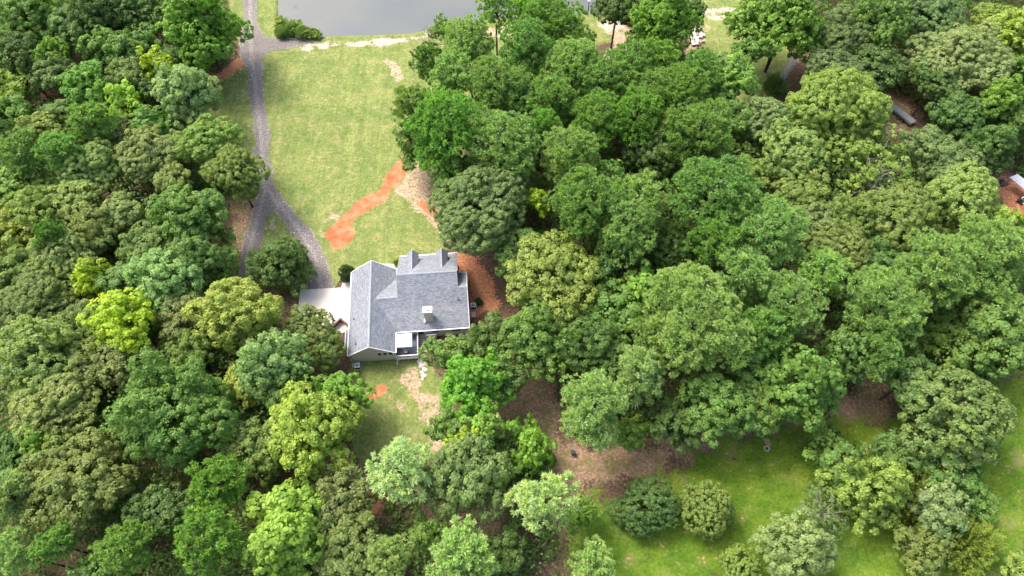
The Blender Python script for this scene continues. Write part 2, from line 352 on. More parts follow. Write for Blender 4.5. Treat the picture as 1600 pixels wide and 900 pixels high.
def gravel():
    m, n, b = mat('gravel_drive')
    co = N(n, 'ShaderNodeTexCoord').outputs['Object']
    n1, n2, n3 = noisetex(n, .5, 6, .7, vec=co), noisetex(n, 3.5, 5, .75, vec=co), noisetex(n, .13, 4, .6, vec=co)
    c = ramp(n, n2, [(.36, (.085, .075, .069)), (.5, (.165, .148, .136)), (.65, (.28, .252, .228))])
    c = mixc(n, .6, c, ramp(n, n3, [(.35, (.40, .39, .41)), (.65, (.60, .59, .59))]), 'OVERLAY')
    ce = N(n, 'ShaderNodeAttribute', attribute_name='centre').outputs['Fac']
    wob = math_(n, 'MULTIPLY', math_(n, 'SUBTRACT', n1, .5), 1.2)
    d = math_(n, 'ADD', ce, wob)
    mid = math_(n, 'SUBTRACT', 1.0, maprange(n, math_(n, 'ABSOLUTE', math_(n, 'SUBTRACT', d, .15)), .05, .45))
    c = mixc(n, math_(n, 'MULTIPLY', mid, math_(n, 'MULTIPLY', maprange(n, n2, .4, .65), .75)), c, (.38, .355, .33))
    ed = N(n, 'ShaderNodeAttribute', attribute_name='edge').outputs['Fac']
    e = math_(n, 'SUBTRACT', 1.0, maprange(n, math_(n, 'ADD', ed, math_(n, 'MULTIPLY', wob, .8)), .1, .5))
    c = mixc(n, math_(n, 'MULTIPLY', e, math_(n, 'MULTIPLY', maprange(n, n1, .45, .6), .8)), c, (.42, .38, .32))
    n.links.new(c, b.inputs['Base Color']); b.inputs['Roughness'].default_value = .9
    bp = N(n, 'ShaderNodeBump'); bp.inputs['Distance'].default_value = .05; n.links.new(n2, bp.inputs['Height']); n.links.new(bp.outputs[0], b.inputs['Normal'])
    return m
M['gravel'] = gravel()
cl = [px2w([(391, -60), (391, 60), (397, 120), (406, 200), (412, 270), (414, 300), (400, 350), (388, 400), (382, 440)]), px2w([(414, 290), (432, 315), (465, 355), (490, 395), (502, 450)])]
sheet('gravel_road', ROADS[0], .030, M['gravel'], rail=cl)
sheet('lane', ROADS[1], .030, M['gravel'], rail=[px2w([(1235, 95), (1215, 140), (1185, 185)])], res=.4)
cm = simple('concrete', (.52, .485, .44), .85, .16, .45)
def slab_prism(name, outline, z0, z1, m):
    mb = MB(); c = [(x, y, z1) for x, y in outline]; ar = sum(c[i][0] * c[(i + 1) % len(c)][1] - c[(i + 1) % len(c)][0] * c[i][1] for i in range(len(c)))
    if ar < 0: c = c[::-1]
    mb.slab(c, z1 - z0); return tag(mb.build(name, m), kind='structure')
slab_prism('pavement', ROADS[2], -.15, .06, cm)
# pond
m, n, b = mat('pond_water')
co = N(n, 'ShaderNodeTexCoord').outputs['Object']
cw = ramp(n, noisetex(n, .05, 3, .5, vec=co), [(.35, (.085, .10, .105)), (.65, (.115, .125, .112))])
blot = maprange(n, noisetex(n, .35, 5, .6, vec=co), .60, .68)
gm = N(n, 'ShaderNodeSeparateXYZ'); n.links.new(co, gm.inputs[0])
blot = math_(n, 'MULTIPLY', blot, maprange(n, gm.outputs[0], -38.0, -48.0))
cw = mixc(n, math_(n, 'MULTIPLY', blot, .6), cw, (.05, .07, .12))
n.links.new(cw, b.inputs['Base Color']); b.inputs['Roughness'].default_value = .12
bp = N(n, 'ShaderNodeBump'); bp.inputs['Distance'].default_value = .02; n.links.new(noisetex(n, 1.5, 3, .5, vec=co), bp.inputs['Height']); n.links.new(bp.outputs[0], b.inputs['Normal'])
mb = MB(); xs = [p[0] for p in pond_w]; ys = [p[1] for p in pond_w]
pw = [(x, y, -.45) for x, y in px2w([(420, -75), (420, 66), (560, 66), (690, 58), (905, 34), (1010, 20), (1040, -75)])]
mb.bm.faces.new([mb.bm.verts.new(p) for p in pw]); tag(mb.build('water', m), kind='structure')
# ------------------------------------------------------------------ the house, in its own axes (x along its rear, y towards the pond)
HA = R_(4.4); HO = (-21.64, 44.05, 0)
house = thing('house', 'white sided house with grey shingle roof, front dormers and a long garage wing', 'house', HO, HA)
def roof(name, pts, stain=None, parent=None, t=.16, m='shingle'):
    """one roof plane; uv in metres, v running up the slope"""
    mb = MB(); mb.slab(pts, t); bm = mb.bm
    bmesh.ops.recalc_face_normals(bm, faces=bm.faces[:])
    nrm = sum(((Vector(pts[i_]) - Vector(pts[0])).cross(Vector(pts[i_ + 1]) - Vector(pts[0])) for i_ in range(1, len(pts) - 1)), Vector()).normalized()
    if nrm.z < 0: nrm = -nrm
    a = Vector((0, 0, 1)).cross(nrm).normalized() if abs(nrm.z) < .999 else Vector((1, 0, 0)); b = nrm.cross(a)
    uv = bm.loops.layers.uv.new('UVMap')
    for f in bm.faces:
        for l in f.loops: l[uv].uv = (l.vert.co.dot(a), l.vert.co.dot(b))
    me = bpy.data.meshes.new(name); bm.to_mesh(me); bm.free(); o = link(name, me, M[m], parent or house)
    if stain: at = me.attributes.new('stain', 'FLOAT', 'POINT'); at.data.foreach_set('value', [stain(v_.co.x, v_.co.y) for v_ in me.vertices])
    return o
GX = -.12; GZ = 5.9; gs = (GZ - 3.2) / 3.68
def gz(x): return GZ - gs * abs(x - GX)
roof('roof', [(-3.8, 0, gz(-3.8)), (GX, 0, GZ), (GX, 15.5, GZ), (-3.8, 15.2, gz(-3.8))])
roof('roof', [(GX, 0, GZ), (3.56, 0, gz(3.56)), (3.56, 15.2, gz(3.56)), (GX, 15.5, GZ)])
roof('roof', [(-4.38, 1.25, 2.72), (-3.60, 1.25, gz(-3.6) + .02), (-3.60, 4.6, gz(-3.6) + .02), (-4.38, 4.6, 2.72)], t=.12)
# rear planes: above and below the change of pitch at y = 7.1
def rz(y): return 4.6 + (y - 7.1) * .6 if y >= 7.1 else 3.0 + (y - 3.6) * 1.6 / 3.5
STAIN = lambda x, y: 1.0 if 8.2 < x < 11.8 and 6.9 < y < 7.2 else 0.0
roof('roof', [(.6, 7.1, 4.6), (7.6, 7.1, 4.6), (8.7, 7.1, 4.6), (11.2, 7.1, 4.6), (12.4, 7.1, 4.6), (15.2, 7.1, 4.6), (15.2, 9.4, rz(9.4)), (13.75, 9.4, rz(9.4)), (13.75, 11.6, 7.3), (4.2, 11.6, 7.3), (4.2, 8.55, rz(8.55)), (.6, 8.55, rz(8.55))], STAIN)
roof('roof', [(3.45, 3.6, 3.0), (15.2, 3.6, 3.0), (15.2, 7.1, 4.6), (12.4, 7.1, 4.6), (11.2, 7.1, 4.6), (8.7, 7.1, 4.6), (7.6, 7.1, 4.6), (1.0, 7.1, 4.6), (1.0, 6.3, rz(6.3))], STAIN)
roof('roof', [(4.2, 11.6, 7.3), (13.75, 11.6, 7.3), (13.75, 17.4, 3.6), (4.2, 17.4, 3.6)])
roof('roof', [(13.75, 9.4, rz(9.4)), (15.2, 9.4, rz(9.4)), (15.2, 13.2, 4.05), (13.75, 13.2, 4.05)])
roof('roof', [(.6, 8.55, rz(8.55)), (4.2, 8.55, rz(8.55)), (4.2, 13.3, 3.25), (.6, 13.3, 3.25)])
# ridge caps
def cap(a, b, w=.16, h=.05):
    mb = MB(); a, b = Vector(a), Vector(b); d = (b - a); s = Vector((-d.y, d.x, 0)).normalized() * w
    for k in (-1, 1):
        mb.slab([a + Vector((0, 0, h)), b + Vector((0, 0, h)), b + s * k + Vector((0, 0, h - .09)), a + s * k + Vector((0, 0, h - .09))], .03)
    mb.build('ridge_cap', M['ridge'], house)
cap((GX, .02, GZ), (GX, 15.48, GZ)); cap((4.2, 11.6, 7.3), (13.75, 11.6, 7.3)); cap((13.8, 9.4, rz(9.4)), (15.18, 9.4, rz(9.4))); cap((.8, 8.55, rz(8.55)), (4.15, 8.55, rz(8.55)))
# walls
mb = MB()
pent = lambda y: [(-3.5, y, -.3), (3.26, y, -.3), (3.26, y, gz(3.26) - .17), (GX, y, GZ - .17), (-3.5, y, gz(-3.5) - .17)]
a = [mb.bm.verts.new(p) for p in pent(.3)]; b_ = [mb.bm.verts.new(p) for p in pent(15.0)]
mb.bm.faces.new(a); mb.bm.faces.new(b_[::-1])
for i in range(5): j = (i + 1) % 5; mb.bm.faces.new((a[j], a[i], b_[i], b_[j]))
mb.box(-4.15, -3.45, 1.5, 4.4, -.3, 2.66); mb.build('wall', M['siding'], house)
mb = MB()
def prism_x(mb, prof, x0, x1):
    A = [mb.bm.verts.new((x0, y, z)) for y, z in prof]; B = [mb.bm.verts.new((x1, y, z)) for y, z in prof]; mb.bm.faces.new(A); mb.bm.faces.new(B[::-1])
    for i in range(len(prof)): j = (i + 1) % len(prof); mb.bm.faces.new((A[j], A[i], B[i], B[j]))
prism_x(mb, [(7.1, -.3), (15.8, -.3), (15.8, 4.45), (11.6, 7.12), (7.1, 4.42)], 4.45, 13.55)
prism_x(mb, [(3.95, -.3), (12.9, -.3), (12.9, 3.95), (9.4, rz(9.4) - .2), (7.1, 4.4), (3.95, 2.96)], 13.552, 14.98)
prism_x(mb, [(3.95, -.3), (7.098, -.3), (7.098, 4.4), (3.95, 2.96)], 3.262, 13.55)
prism_x(mb, [(7.102, -.3), (13.0, -.3), (13.0, 3.15), (8.55, rz(8.55) - .2), (7.102, 4.38)], 3.264, 4.448)
mb.build('wall', M['siding'], house)
# eaves, fascias, gutters in white
mb = MB()
mb.box(-3.94, -3.80, .0, 15.2, gz(-3.8) - .2, gz(-3.8) - .02); mb.box(3.56, 3.70, -.02, 3.45, gz(3.56) - .2, gz(3.56) + .0); mb.box(3.56, 3.70, 13.4, 15.2, gz(3.56) - .2, gz(3.56))
mb.box(3.72, 15.2, 3.46, 3.60, 2.82, 3.0); mb.box(4.2, 13.75, 17.40, 17.53, 3.40, 3.60); mb.box(13.76, 15.2, 13.20, 13.32, 3.88, 4.06)
mb.box(-4.50, -4.38, 1.25, 4.6, 2.56, 2.72)
mb.build('gutter', M['trim'], house)
def rake(a, b, out, m='trim'):      # a board along a gable edge
    mb = MB(); a, b = Vector(a), Vector(b); o = Vector(out)
    mb.slab([a, a + o, b + o, b], .24); mb.build('rake_board', M[m], house)
rake((-3.8, 0, gz(-3.8) + .01), (GX, 0, GZ + .01), (0, -.09, 0)); rake((GX, 0, GZ + .01), (3.56, 0, gz(3.56) + .01), (0, -.09, 0))
rake((-3.8, 15.2, gz(-3.8) + .01), (GX, 15.5, GZ + .01), (0, .09, 0)); rake((GX, 15.5, GZ + .01), (3.56, 15.2, gz(3.56) + .01), (0, .09, 0))
rake((15.2, 3.6, 3.01), (15.2, 7.1, 4.61), (.08, 0, 0)); rake((15.2, 7.1, 4.61), (15.2, 9.4, rz(9.4) + .01), (.08, 0, 0)); rake((15.2, 9.4, rz(9.4) + .01), (15.2, 13.2, 4.06), (.08, 0, 0))
rake((13.75, 9.5, rz(9.5) + .01), (13.75, 11.6, 7.31), (.05, 0, 0), 'ridge'); rake((13.75, 11.6, 7.31), (13.75, 17.4, 3.61), (.05, 0, 0), 'ridge')
rake((4.2, 11.6, 7.31), (4.2, 17.4, 3.61), (-.05, 0, 0), 'ridge'); rake((4.2, 8.7, rz(8.7) + .01), (4.2, 11.6, 7.31), (-.05, 0, 0), 'ridge')
# dormers
def dormer(x0, x1):
    xm = (x0 + x1) / 2; fz = lambda y: 3.6 + (17.4 - y) * 3.7 / 5.8
    mb = MB(); e = 5.35; rg = 6.45; yf = 16.45; yb = 17.4 - (e - 3.6) / (3.7 / 5.8); yr = 17.4 - (rg - 3.6) / (3.7 / 5.8)
    # cheeks and gable
    pr = [(x0 + .12, yf, fz(yf) - .1), (x1 - .12, yf, fz(yf) - .1), (x1 - .12, yf, e - .02), (xm, yf, rg - .14), (x0 + .12, yf, e - .02)]
    A = [mb.bm.verts.new(p) for p in pr]; B = [mb.bm.verts.new(p) for p in [(x0 + .12, yb - .1, e - .3), (x1 - .12, yb - .1, e - .3), (x1 - .12, yb - .1, e - .02), (xm, yr - .05, rg - .14), (x0 + .12, yb - .1, e - .02)]]
    mb.bm.faces.new(A)
    for i in range(5): j = (i + 1) % 5; mb.bm.faces.new((A[j], A[i], B[i], B[j]))
    dw = mb.build('dormer', M['siding'], house)
    for sx, xe in ((-1, x0 - .06), (1, x1 + .06)):
        roof('dormer_roof', [(xe, yf + .3, e - .06), (xm, yf + .3, rg), (xm, yr - .25, rg), (xe, yb - .1, e - .06)], parent=dw, t=.08)
    k = MB(); k.slab([(xm - .1, yf + .3, rg + .02), (xm, yf + .3, rg + .06), (xm, yr - .1, rg + .06), (xm - .1, yr - .1, rg + .02)], .02); k.slab([(xm, yf + .3, rg + .06), (xm + .1, yf + .3, rg + .02), (xm + .1, yr - .1, rg + .02), (xm, yr - .1, rg + .06)], .02); k.build('ridge_cap', M['ridge'], dw)
    wn = MB(); wn.box(xm - .45, xm + .45, yf + .002, yf + .05, 4.5, 5.5); wn.build('window', M['dark'], dw)
dormer(5.62, 7.44); dormer(10.45, 12.27)
# chimney
mb = MB(); mb.box(8.32, 9.60, 4.8, 5.78, 2.9, 6.55); ch = mb.build('chimney', M['siding'], house)
mb = MB(); mb.box(8.24, 9.68, 4.72, 5.86, 6.552, 6.72); mb.build('chimney_cap', M['trim'], ch, bevel=.02)
mb = MB(); mb.tube((8.96, 5.3, 6.72), (8.96, 5.3, 7.0), .17, n=12); mb.build('flue', M['dark'], ch)
mb = MB(); mb.tube((8.96, 5.3, 7.06), (8.96, 5.3, 7.12), .24, n=12); mb.build('flue_cap', M['steel'], ch)
mb = MB(); mb.box(8.1, 8.32, 4.6, 5.95, rz(5.2) - .1, rz(5.2) + .04); mb.build('flashing', M['greymetal'], ch)
for x, y, z in ((-2.98, 6.0, gz(-2.98)), (-2.45, 1.43, gz(-2.45)), (13.7, 7.65, rz(7.65)), (2.2, 9.6, gz(2.2))):
    mb = MB(); mb.tube((x, y, z - .05), (x, y, z + .35), .085, n=8); mb.build('vent_pipe', M['black'], house)
# gable windows in the garage wing's rear wall
for x0 in (.62, 1.46, 2.30):
    mb = MB(); mb.box(x0, x0 + .70, .24, .298, 2.00, 2.95); wd = mb.build('window', M['trim'], house, bevel=.01)
    mb = MB(); mb.box(x0 + .06, x0 + .64, .215, .238, 2.06, 2.86); mb.build('pane', M['black'], wd)
# rear windows and a door under the eave, garage doors
for x0, x1, z0, z1 in ((4.3, 6.2, 1.1, 2.9), (6.9, 7.9, 1.1, 2.8), (9.0, 10.4, 1.5, 2.7), (12.2, 13.8, 1.4, 2.7)):
    mb = MB(); mb.box(x0, x1, 3.90, 3.948, z0, z1); wd = mb.build('window', M['trim'], house); mb = MB(); mb.box(x0 + .1, x1 - .1, 3.875, 3.898, z0 + .1, z1 - .1); mb.build('pane', M['black'], wd)
for y0 in (6.3, 10.2):
    mb = MB(); mb.box(-3.56, -3.502, y0, y0 + 2.8, .07, 2.3); mb.build('garage_door', M['trim'], house)
for y0 in (5.0, 13.0):
    mb = MB(); mb.box(14.982, 15.03, y0 - .9, y0, 1.2, 2.5); mb.build('window', M['dark'], house)
for px_, py_ in ((3.38, .12), (-3.6, .14), (15.05, 3.7)):
    mb = MB(); mb.box(px_ - .05, px_ + .05, py_ - .06, py_ + .04, .05, 3.0); mb.box(px_ - .06, px_ + .06, py_ - .75, py_ - .06, .05, .14); mb.build('downspout', M['trim'], house)
# front porch posts
for x in (4.6, 7.5, 10.5, 13.3):
    mb = MB(); mb.box(x - .1, x + .1, 17.0, 17.2, .1, 3.6); mb.build('porch_post', M['trim'], house)
mb = MB(); mb.box(4.4, 13.6, 15.81, 17.3, -.2, .4); mb.build('porch_floor', M['stone'], house)
# rear deck
DX0, DX1, DY0, DY1, DZ = 3.42, 6.86, -.12, 3.90, 1.15
def hl(x, y, z=0): return Matrix.Translation(HO) @ Matrix.Rotation(HA, 4, 'Z') @ Vector((x, y, z))
mb = MB()
for i in range(24): x0 = DX0 + .05 + i * .140; mb.box(x0, x0 + .132, DY0 + .1, DY1 - .01, DZ - .06, DZ)
deck = mb.build('deck', M['deckfloor'], house)
mb = MB(); mb.box(DX0, DX1, DY0 - .05, DY0 + .03, DZ - .35, DZ + .03); mb.box(DX1 - .03, DX1 + .05, DY0 + .03, DY1, DZ - .35, DZ + .03)
for x, y in ((DX0 + .2, DY0 + .1), (DX1 - .1, DY0 + .1), (DX1 - .1, 2), (5.2, DY0 + .1)): mb.box(x - .07, x + .07, y - .0, y + .14, -.2, DZ - .1)
mb.build('deck_frame', M['rail'], deck)
def railing(pts, z, gap=.13, h=.95, parent=deck):
    mb = MB()
    for (xa, ya), (xb, yb) in zip(pts, pts[1:]):
        L = math.hypot(xb - xa, yb - ya); n = int(L / gap)
        m_ = Matrix.Translation((xa, ya, z)) @ Matrix.Rotation(math.atan2(yb - ya, xb - xa), 4, 'Z')
        mb.box(0, L, -.07, .07, h, h + .05, m_); mb.box(0, L, -.03, .03, .1, .16, m_)
        for i in range(n): mb.box((i + .5) * gap - .02, (i + .5) * gap + .02, -.02, .02, .162, h - .002, m_)
        for e in (0, L): mb.box(e - .06, e + .06, -.06, .06, 0, h + .10, m_)
    return mb.build('railing', M['rail'], parent)
railing([(DX0 + .12, DY0), (DX1, DY0)], DZ); railing([(DX1, DY0 + .15), (DX1, DY1 - .1)], DZ)
# back stairs and small landing
mb = MB(); mb.box(DX1 + .12, DX1 + 2.9, 3.25, 3.9, 1.02, 1.10); land = mb.build('landing', M['wood'], house)
railing([(DX1 + 1.36, 3.2), (DX1 + 2.9, 3.2)], 1.1, parent=land)
mb = MB()
for i in range(5): mb.box(DX1 + .16, DX1 + 1.26, 3.20 - (i + 1) * .27, 3.20 - i * .27 - .02, .86 - i * .19, .92 - i * .19)
st = mb.build('stairs', M['wood'], house)
for x in (DX1 + .10, DX1 + 1.28):
    mb = MB()
    m_ = Matrix.Translation((x, 3.24, 1.0)) @ Matrix.Rotation(-.62 + math.pi, 4, 'X').inverted()
    mb.tube((x, 3.22, .95), (x, 1.85, -.02), .06, n=4)
    mb.build('stringer', M['wood'], st)
mb = MB(); mb.box(DX1 + .1, DX1 + 1.3, 1.15, 1.82, -.05, .10); mb.build('step_pad', M['palewood'], house)
# things on and around the deck
p = hl(5.0, 1.85, DZ)
um = thing('patio_umbrella', 'square pale aqua patio umbrella open over the rear deck', 'umbrella', p, HA)
mb = MB(); s_ = 1.18; A = [(-s_, -s_, 2.35), (s_, -s_, 2.35), (s_, s_, 2.35), (-s_, s_, 2.35)]; T = mb.bm.verts.new((0, 0, 2.75)); V = [mb.bm.verts.new(q) for q in A]; W = [mb.bm.verts.new((q[0], q[1], 2.20)) for q in A]
for i in range(4): j = (i + 1) % 4; mb.bm.faces.new((V[i], V[j], T)); mb.bm.faces.new((W[i], W[j], V[j], V[i]))
mb.build('canopy', M['canopy'], um)
mb = MB(); mb.tube((0, 0, .05), (0, 0, 2.8), .03); mb.build('pole', M['steel'], um)
mb = MB()
for i in range(4): q = A[i]; mb.tube((0, 0, 2.70), (q[0] * .98, q[1] * .98, 2.32), .015, n=5)
mb.build('rib', M['steel'], um)
mb = MB(); mb.tube((0, 0, 0), (0, 0, .08), .28, n=14); mb.build('base', M['dark'], um)
p = hl(5.05, .42, DZ)
gr = thing('barbecue_grill', 'black barbecue grill with side shelves at the rear deck railing', 'grill', p, HA)
mb = MB(); mb.box(-.32, .32, -.25, .25, .55, .85); mb.build('firebox', M['black'], gr, bevel=.03)
mb = MB()
for i in range(7):
    a0, a1 = math.pi * i / 7, math.pi * (i + 1) / 7
    mb.slab([(-.32, -.26 * math.cos(a0), .86 + .24 * math.sin(a0)), (.32, -.26 * math.cos(a0), .86 + .24 * math.sin(a0)), (.32, -.26 * math.cos(a1), .86 + .24 * math.sin(a1)), (-.32, -.26 * math.cos(a1), .86 + .24 * math.sin(a1))], .02)
mb.build('lid', M['black'], gr)
mb = MB(); mb.box(-.22, .22, -.16, .16, 1.11, 1.14); mb.build('lid_plate', M['steel'], gr)
for x in (-.55, .33): mb = MB(); mb.box(x, x + .22, -.2, .2, .82, .85); mb.build('shelf', M['dark'], gr)
for x in (-.28, .28):
    for y in (-.2, .2): mb = MB(); mb.tube((x, y, 0), (x, y, .55), .025, n=6); mb.build('leg', M['dark'], gr)
def ac(x, y, label, z=.02):
    t = thing('air_conditioner', label, 'air conditioner', hl(x, y, z), HA, 'outdoor air conditioners')
    mb = MB(); mb.box(-.52, .52, -.52, .52, 0, .07); mb.build('base', M['stone'], t)
    mb = MB(); mb.box(-.40, .40, -.40, .40, .072, .80)
    mb.build('body', M['black'], t, bevel=.02)
    mb = MB()
    for s in (-1, 1):
        for i in range(8): z_ = .14 + i * .08; mb.box(-.41, .41, s * .412 - .006, s * .412 + .006, z_, z_ + .03); mb.box(s * .412 - .006, s * .412 + .006, -.405, .405, z_, z_ + .03)
    mb.build('louvre', M['dark'], t)
    mb = MB(); n = 24
    for i in range(n):
        a0, a1 = 2 * math.pi * i / n, 2 * math.pi * (i + 1) / n
        sq = lambda a: min(1 / max(abs(math.cos(a)), 1e-6), 1 / max(abs(math.sin(a)), 1e-6)) * .42
        mb.slab([(.27 * math.cos(a0), .27 * math.sin(a0), .86), (sq(a0) * math.cos(a0), sq(a0) * math.sin(a0), .86), (sq(a1) * math.cos(a1), sq(a1) * math.sin(a1), .86), (.27 * math.cos(a1), .27 * math.sin(a1), .86)], .055)
    mb.build('top_cover', M['acgrey'], t)
    mb = MB(); mb.tube((0, 0, .80), (0, 0, .84), .07)
    for i in range(3): a0 = i * 2.094 + .7; mb.slab([(.05 * math.cos(a0), .05 * math.sin(a0), .835), (.25 * math.cos(a0 - .3), .25 * math.sin(a0 - .3), .82), (.25 * math.cos(a0 + .35), .25 * math.sin(a0 + .35), .85)], .012)
    mb.build('fan', M['acgrey'], t)
ac(-2.80, -.62, 'square air conditioner under the three gable windows behind the garage wing'); ac(15.95, 8.75, 'air conditioner on the red soil at the right wall of the house')
t = MB(); t.box(-.38, .38, -.5, .5, 0, .35); t = tag(t.build('utility_box', M['palewood'], None, hl(15.9, 7.3, 0), bevel=.03), 'pale box on the ground beside the right wall air conditioner', 'box'); t.rotation_euler = (0, 0, HA)
# brown timber screen beside the parking pad
t = thing('wooden_fence', 'low brown timber screen meeting in a point at the parking pad beside the garage', 'fence', (0, 0, 0))
a = P(534, 502, 0); b_ = P(547, 513, 0); c_ = P(514, 521, 0)
for q, r in ((a, b_), (a, c_)):
    L = (r - q).length; an = math.atan2(r.y - q.y, r.x - q.x); m_ = Matrix.Translation((q.x, q.y, 0)) @ Matrix.Rotation(an, 4, 'Z')
    mb = MB(); n = int(L / .16)
    for i in range(n): mb.box(i * .16 + .005, i * .16 + .15, -.03, .03, .05, .95 + .03 * (i % 2), m_)
    mb.box(0, L, .032, .09, .7, .8, m_); mb.box(0, L, -.14, .14, .99, 1.04, m_); mb.build('panel', M['brick'], t)
    for e in (.1, L - .1): mb = MB(); mb.box(e - .06, e + .06, .09, .21, 0, .98, m_); mb.build('post', M['brick'], t)
# ------------------------------------------------------------------ trees
def unit(a): return a / np.maximum(np.linalg.norm(a, axis=-1, keepdims=True), 1e-9)
def sphere_dirs(rs, n, zmin=-1.0):
    z = rs.uniform(zmin, 1, n); a = rs.uniform(0, 2 * np.pi, n); s = np.sqrt(1 - z * z); return np.stack([s * np.cos(a), s * np.sin(a), z], 1)
def spread_dirs(rs, n, zmin=-1.0, jit=.25):
    i = np.arange(n) + .5; z = 1 - (1 - zmin) * i / n; a = i * 2.39996 + rs.uniform(0, 6.28)
    s = np.sqrt(np.maximum(0, 1 - z * z)); d = np.stack([s * np.cos(a), s * np.sin(a), z], 1)
    return unit(d + rs.normal(0, jit / math.sqrt(max(n, 1)) * 2, d.shape))
def leaf_quads(pos, nrm, ln, wd, rs, tint, lv, along=None):
    n = len(pos)
    t = rs.normal(0, 1, (n, 3)) if along is None else along
    t = unit(t - nrm * np.sum(t * nrm, 1, keepdims=True)); s = np.cross(nrm, t)
    ln = np.asarray(ln).reshape(-1, 1) * np.ones((n, 1)); wd = np.asarray(wd).reshape(-1, 1) * np.ones((n, 1))
    v = np.stack([pos - t * ln / 2, pos + s * wd / 2 + nrm * wd * .12, pos + t * ln / 2, pos - s * wd / 2 + nrm * wd * .12], 1).reshape(-1, 3)
    return v, np.repeat(tint, 4), np.repeat(lv, 4)
def cat_mesh(name, parts):
    v = np.concatenate([p[0] for p in parts]); t = np.concatenate([p[1] for p in parts]); l = np.concatenate([p[2] for p in parts])
    return np_mesh(name, v, np.arange(len(v)).reshape(-1, 4), {'tint': t, 'leafvar': l})

SHAPE = {  # lobes, lobe radius, vertical stretch, clump size, leaf size, lowest lobe direction, cone
 'O': dict(nl=28, lr=(.20, .38), sz=.72, cs=.70, lf=.245, zmin=-.25, cone=0, sq=.75),
 'D': dict(nl=24, lr=(.21, .40), sz=.95, cs=.80, lf=.27, zmin=-.45, cone=.15, sq=.9),
 'G': dict(nl=24, lr=(.20, .36), sz=1.25, cs=.68, lf=.33, zmin=-.6, cone=.5, sq=.9),
 'S': dict(nl=15, lr=(.32, .5), sz=.85, cs=.50, lf=.24, zmin=-.6, cone=0, sq=1),
 'N': dict(nl=16, lr=(.30, .42), sz=.75, cs=.55, lf=.25, zmin=-.3, cone=0, sq=.7),
}
def crown_broad(kind, R, seed, dens=1.0):
    rs = np.random.RandomState(seed); S = SHAPE[kind]
    nl = int(S['nl'] * (1 if R > 5 else .8 if R > 3 else .6)) + rs.randint(0, 3)
    d = spread_dirs(rs, nl, S['zmin'], .5)
    lr = rs.uniform(*S['lr'], nl) * R
    rad = rs.uniform(.62, 1.08, nl)[:, None]
    c = d * (R - lr * .75)[:, None] * rad
    if S['cone']:
        k = 1 - S['cone'] * np.clip(d[:, 2:3], -.4, 1); c[:, :2] *= k; lr = lr * (1 - S['cone'] * .45 * np.clip(d[:, 2], 0, 1))
    c[:, 2] *= S['sz']
    ne = 0 if kind == 'S' else 6          # stray boughs that break the outline
    de = spread_dirs(rs, ne, -.15, 1.0) if ne else np.zeros((0, 3))
    c = np.vstack([c, de * [1, 1, S['sz'] * 1.1] * R * rs.uniform(.82, 1.08, (ne, 1)), [[0, 0, R * .12]]]); lr = np.concatenate([lr, rs.uniform(.11, .20, ne) * R, [R * .5]])
    c += rs.normal(0, .07 * R, c.shape)
    parts = []; cs = S['cs']
    CP, CD, CS = [], [], []
    for i in range(len(c)):
        n = int(4 * math.pi * lr[i] ** 2 / (cs * cs * 2.0))
        dd = spread_dirs(rs, n, -.75, .9)
        pp = c[i] + dd * [1, 1, S['sq']] * lr[i] * rs.uniform(.86, 1.12, (n, 1))
        keep = np.ones(n, bool)
        for j in range(len(c)):
            if j != i: keep &= np.linalg.norm((pp - c[j]) / [1, 1, S['sq']], axis=1) > lr[j] * .80
        CP.append(pp[keep]); CD.append(dd[keep])
    CP, CD = np.vstack(CP), np.vstack(CD)
    if kind == 'N':
        k = rs.rand(len(CP)) < .32; CP, CD = CP[k], CD[k]
    nC = len(CP); cz = cs * rs.uniform(.6, 1.2, nC); ctint = np.clip(rs.normal(.5, .2, nC), 0, 1)
    nlf = int(34 * dens * (cs / .62) ** 2 * (.27 / S['lf']) ** 2)
    if kind == 'N': nlf = int(nlf * .6)
    idx = np.repeat(np.arange(nC), nlf); m = len(idx)
    up = unit(CD * [1, 1, .8] + [0, 0, .55])
    ld = unit(up[idx] + rs.normal(0, .55, (m, 3)))
    pos = CP[idx] + ld * cz[idx, None] * rs.uniform(.7, 1.03, (m, 1)) * [1, 1, .75]
    nrm = unit(ld + rs.normal(0, .32, (m, 3)) + [0, 0, .3])
    ls = S['lf'] * rs.uniform(.65, 1.25, m)
    parts.append(leaf_quads(pos, nrm, ls * 1.25, ls, rs, ctint[idx], rs.rand(m)))
    # the few leaves inside the crown that close it against the light
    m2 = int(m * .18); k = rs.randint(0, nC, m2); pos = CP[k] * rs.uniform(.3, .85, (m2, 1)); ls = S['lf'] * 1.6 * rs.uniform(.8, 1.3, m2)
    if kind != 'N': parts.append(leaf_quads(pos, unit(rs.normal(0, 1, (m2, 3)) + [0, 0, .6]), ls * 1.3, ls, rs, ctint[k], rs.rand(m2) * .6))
    return cat_mesh('crown_%s_%d' % (kind, seed), parts), c
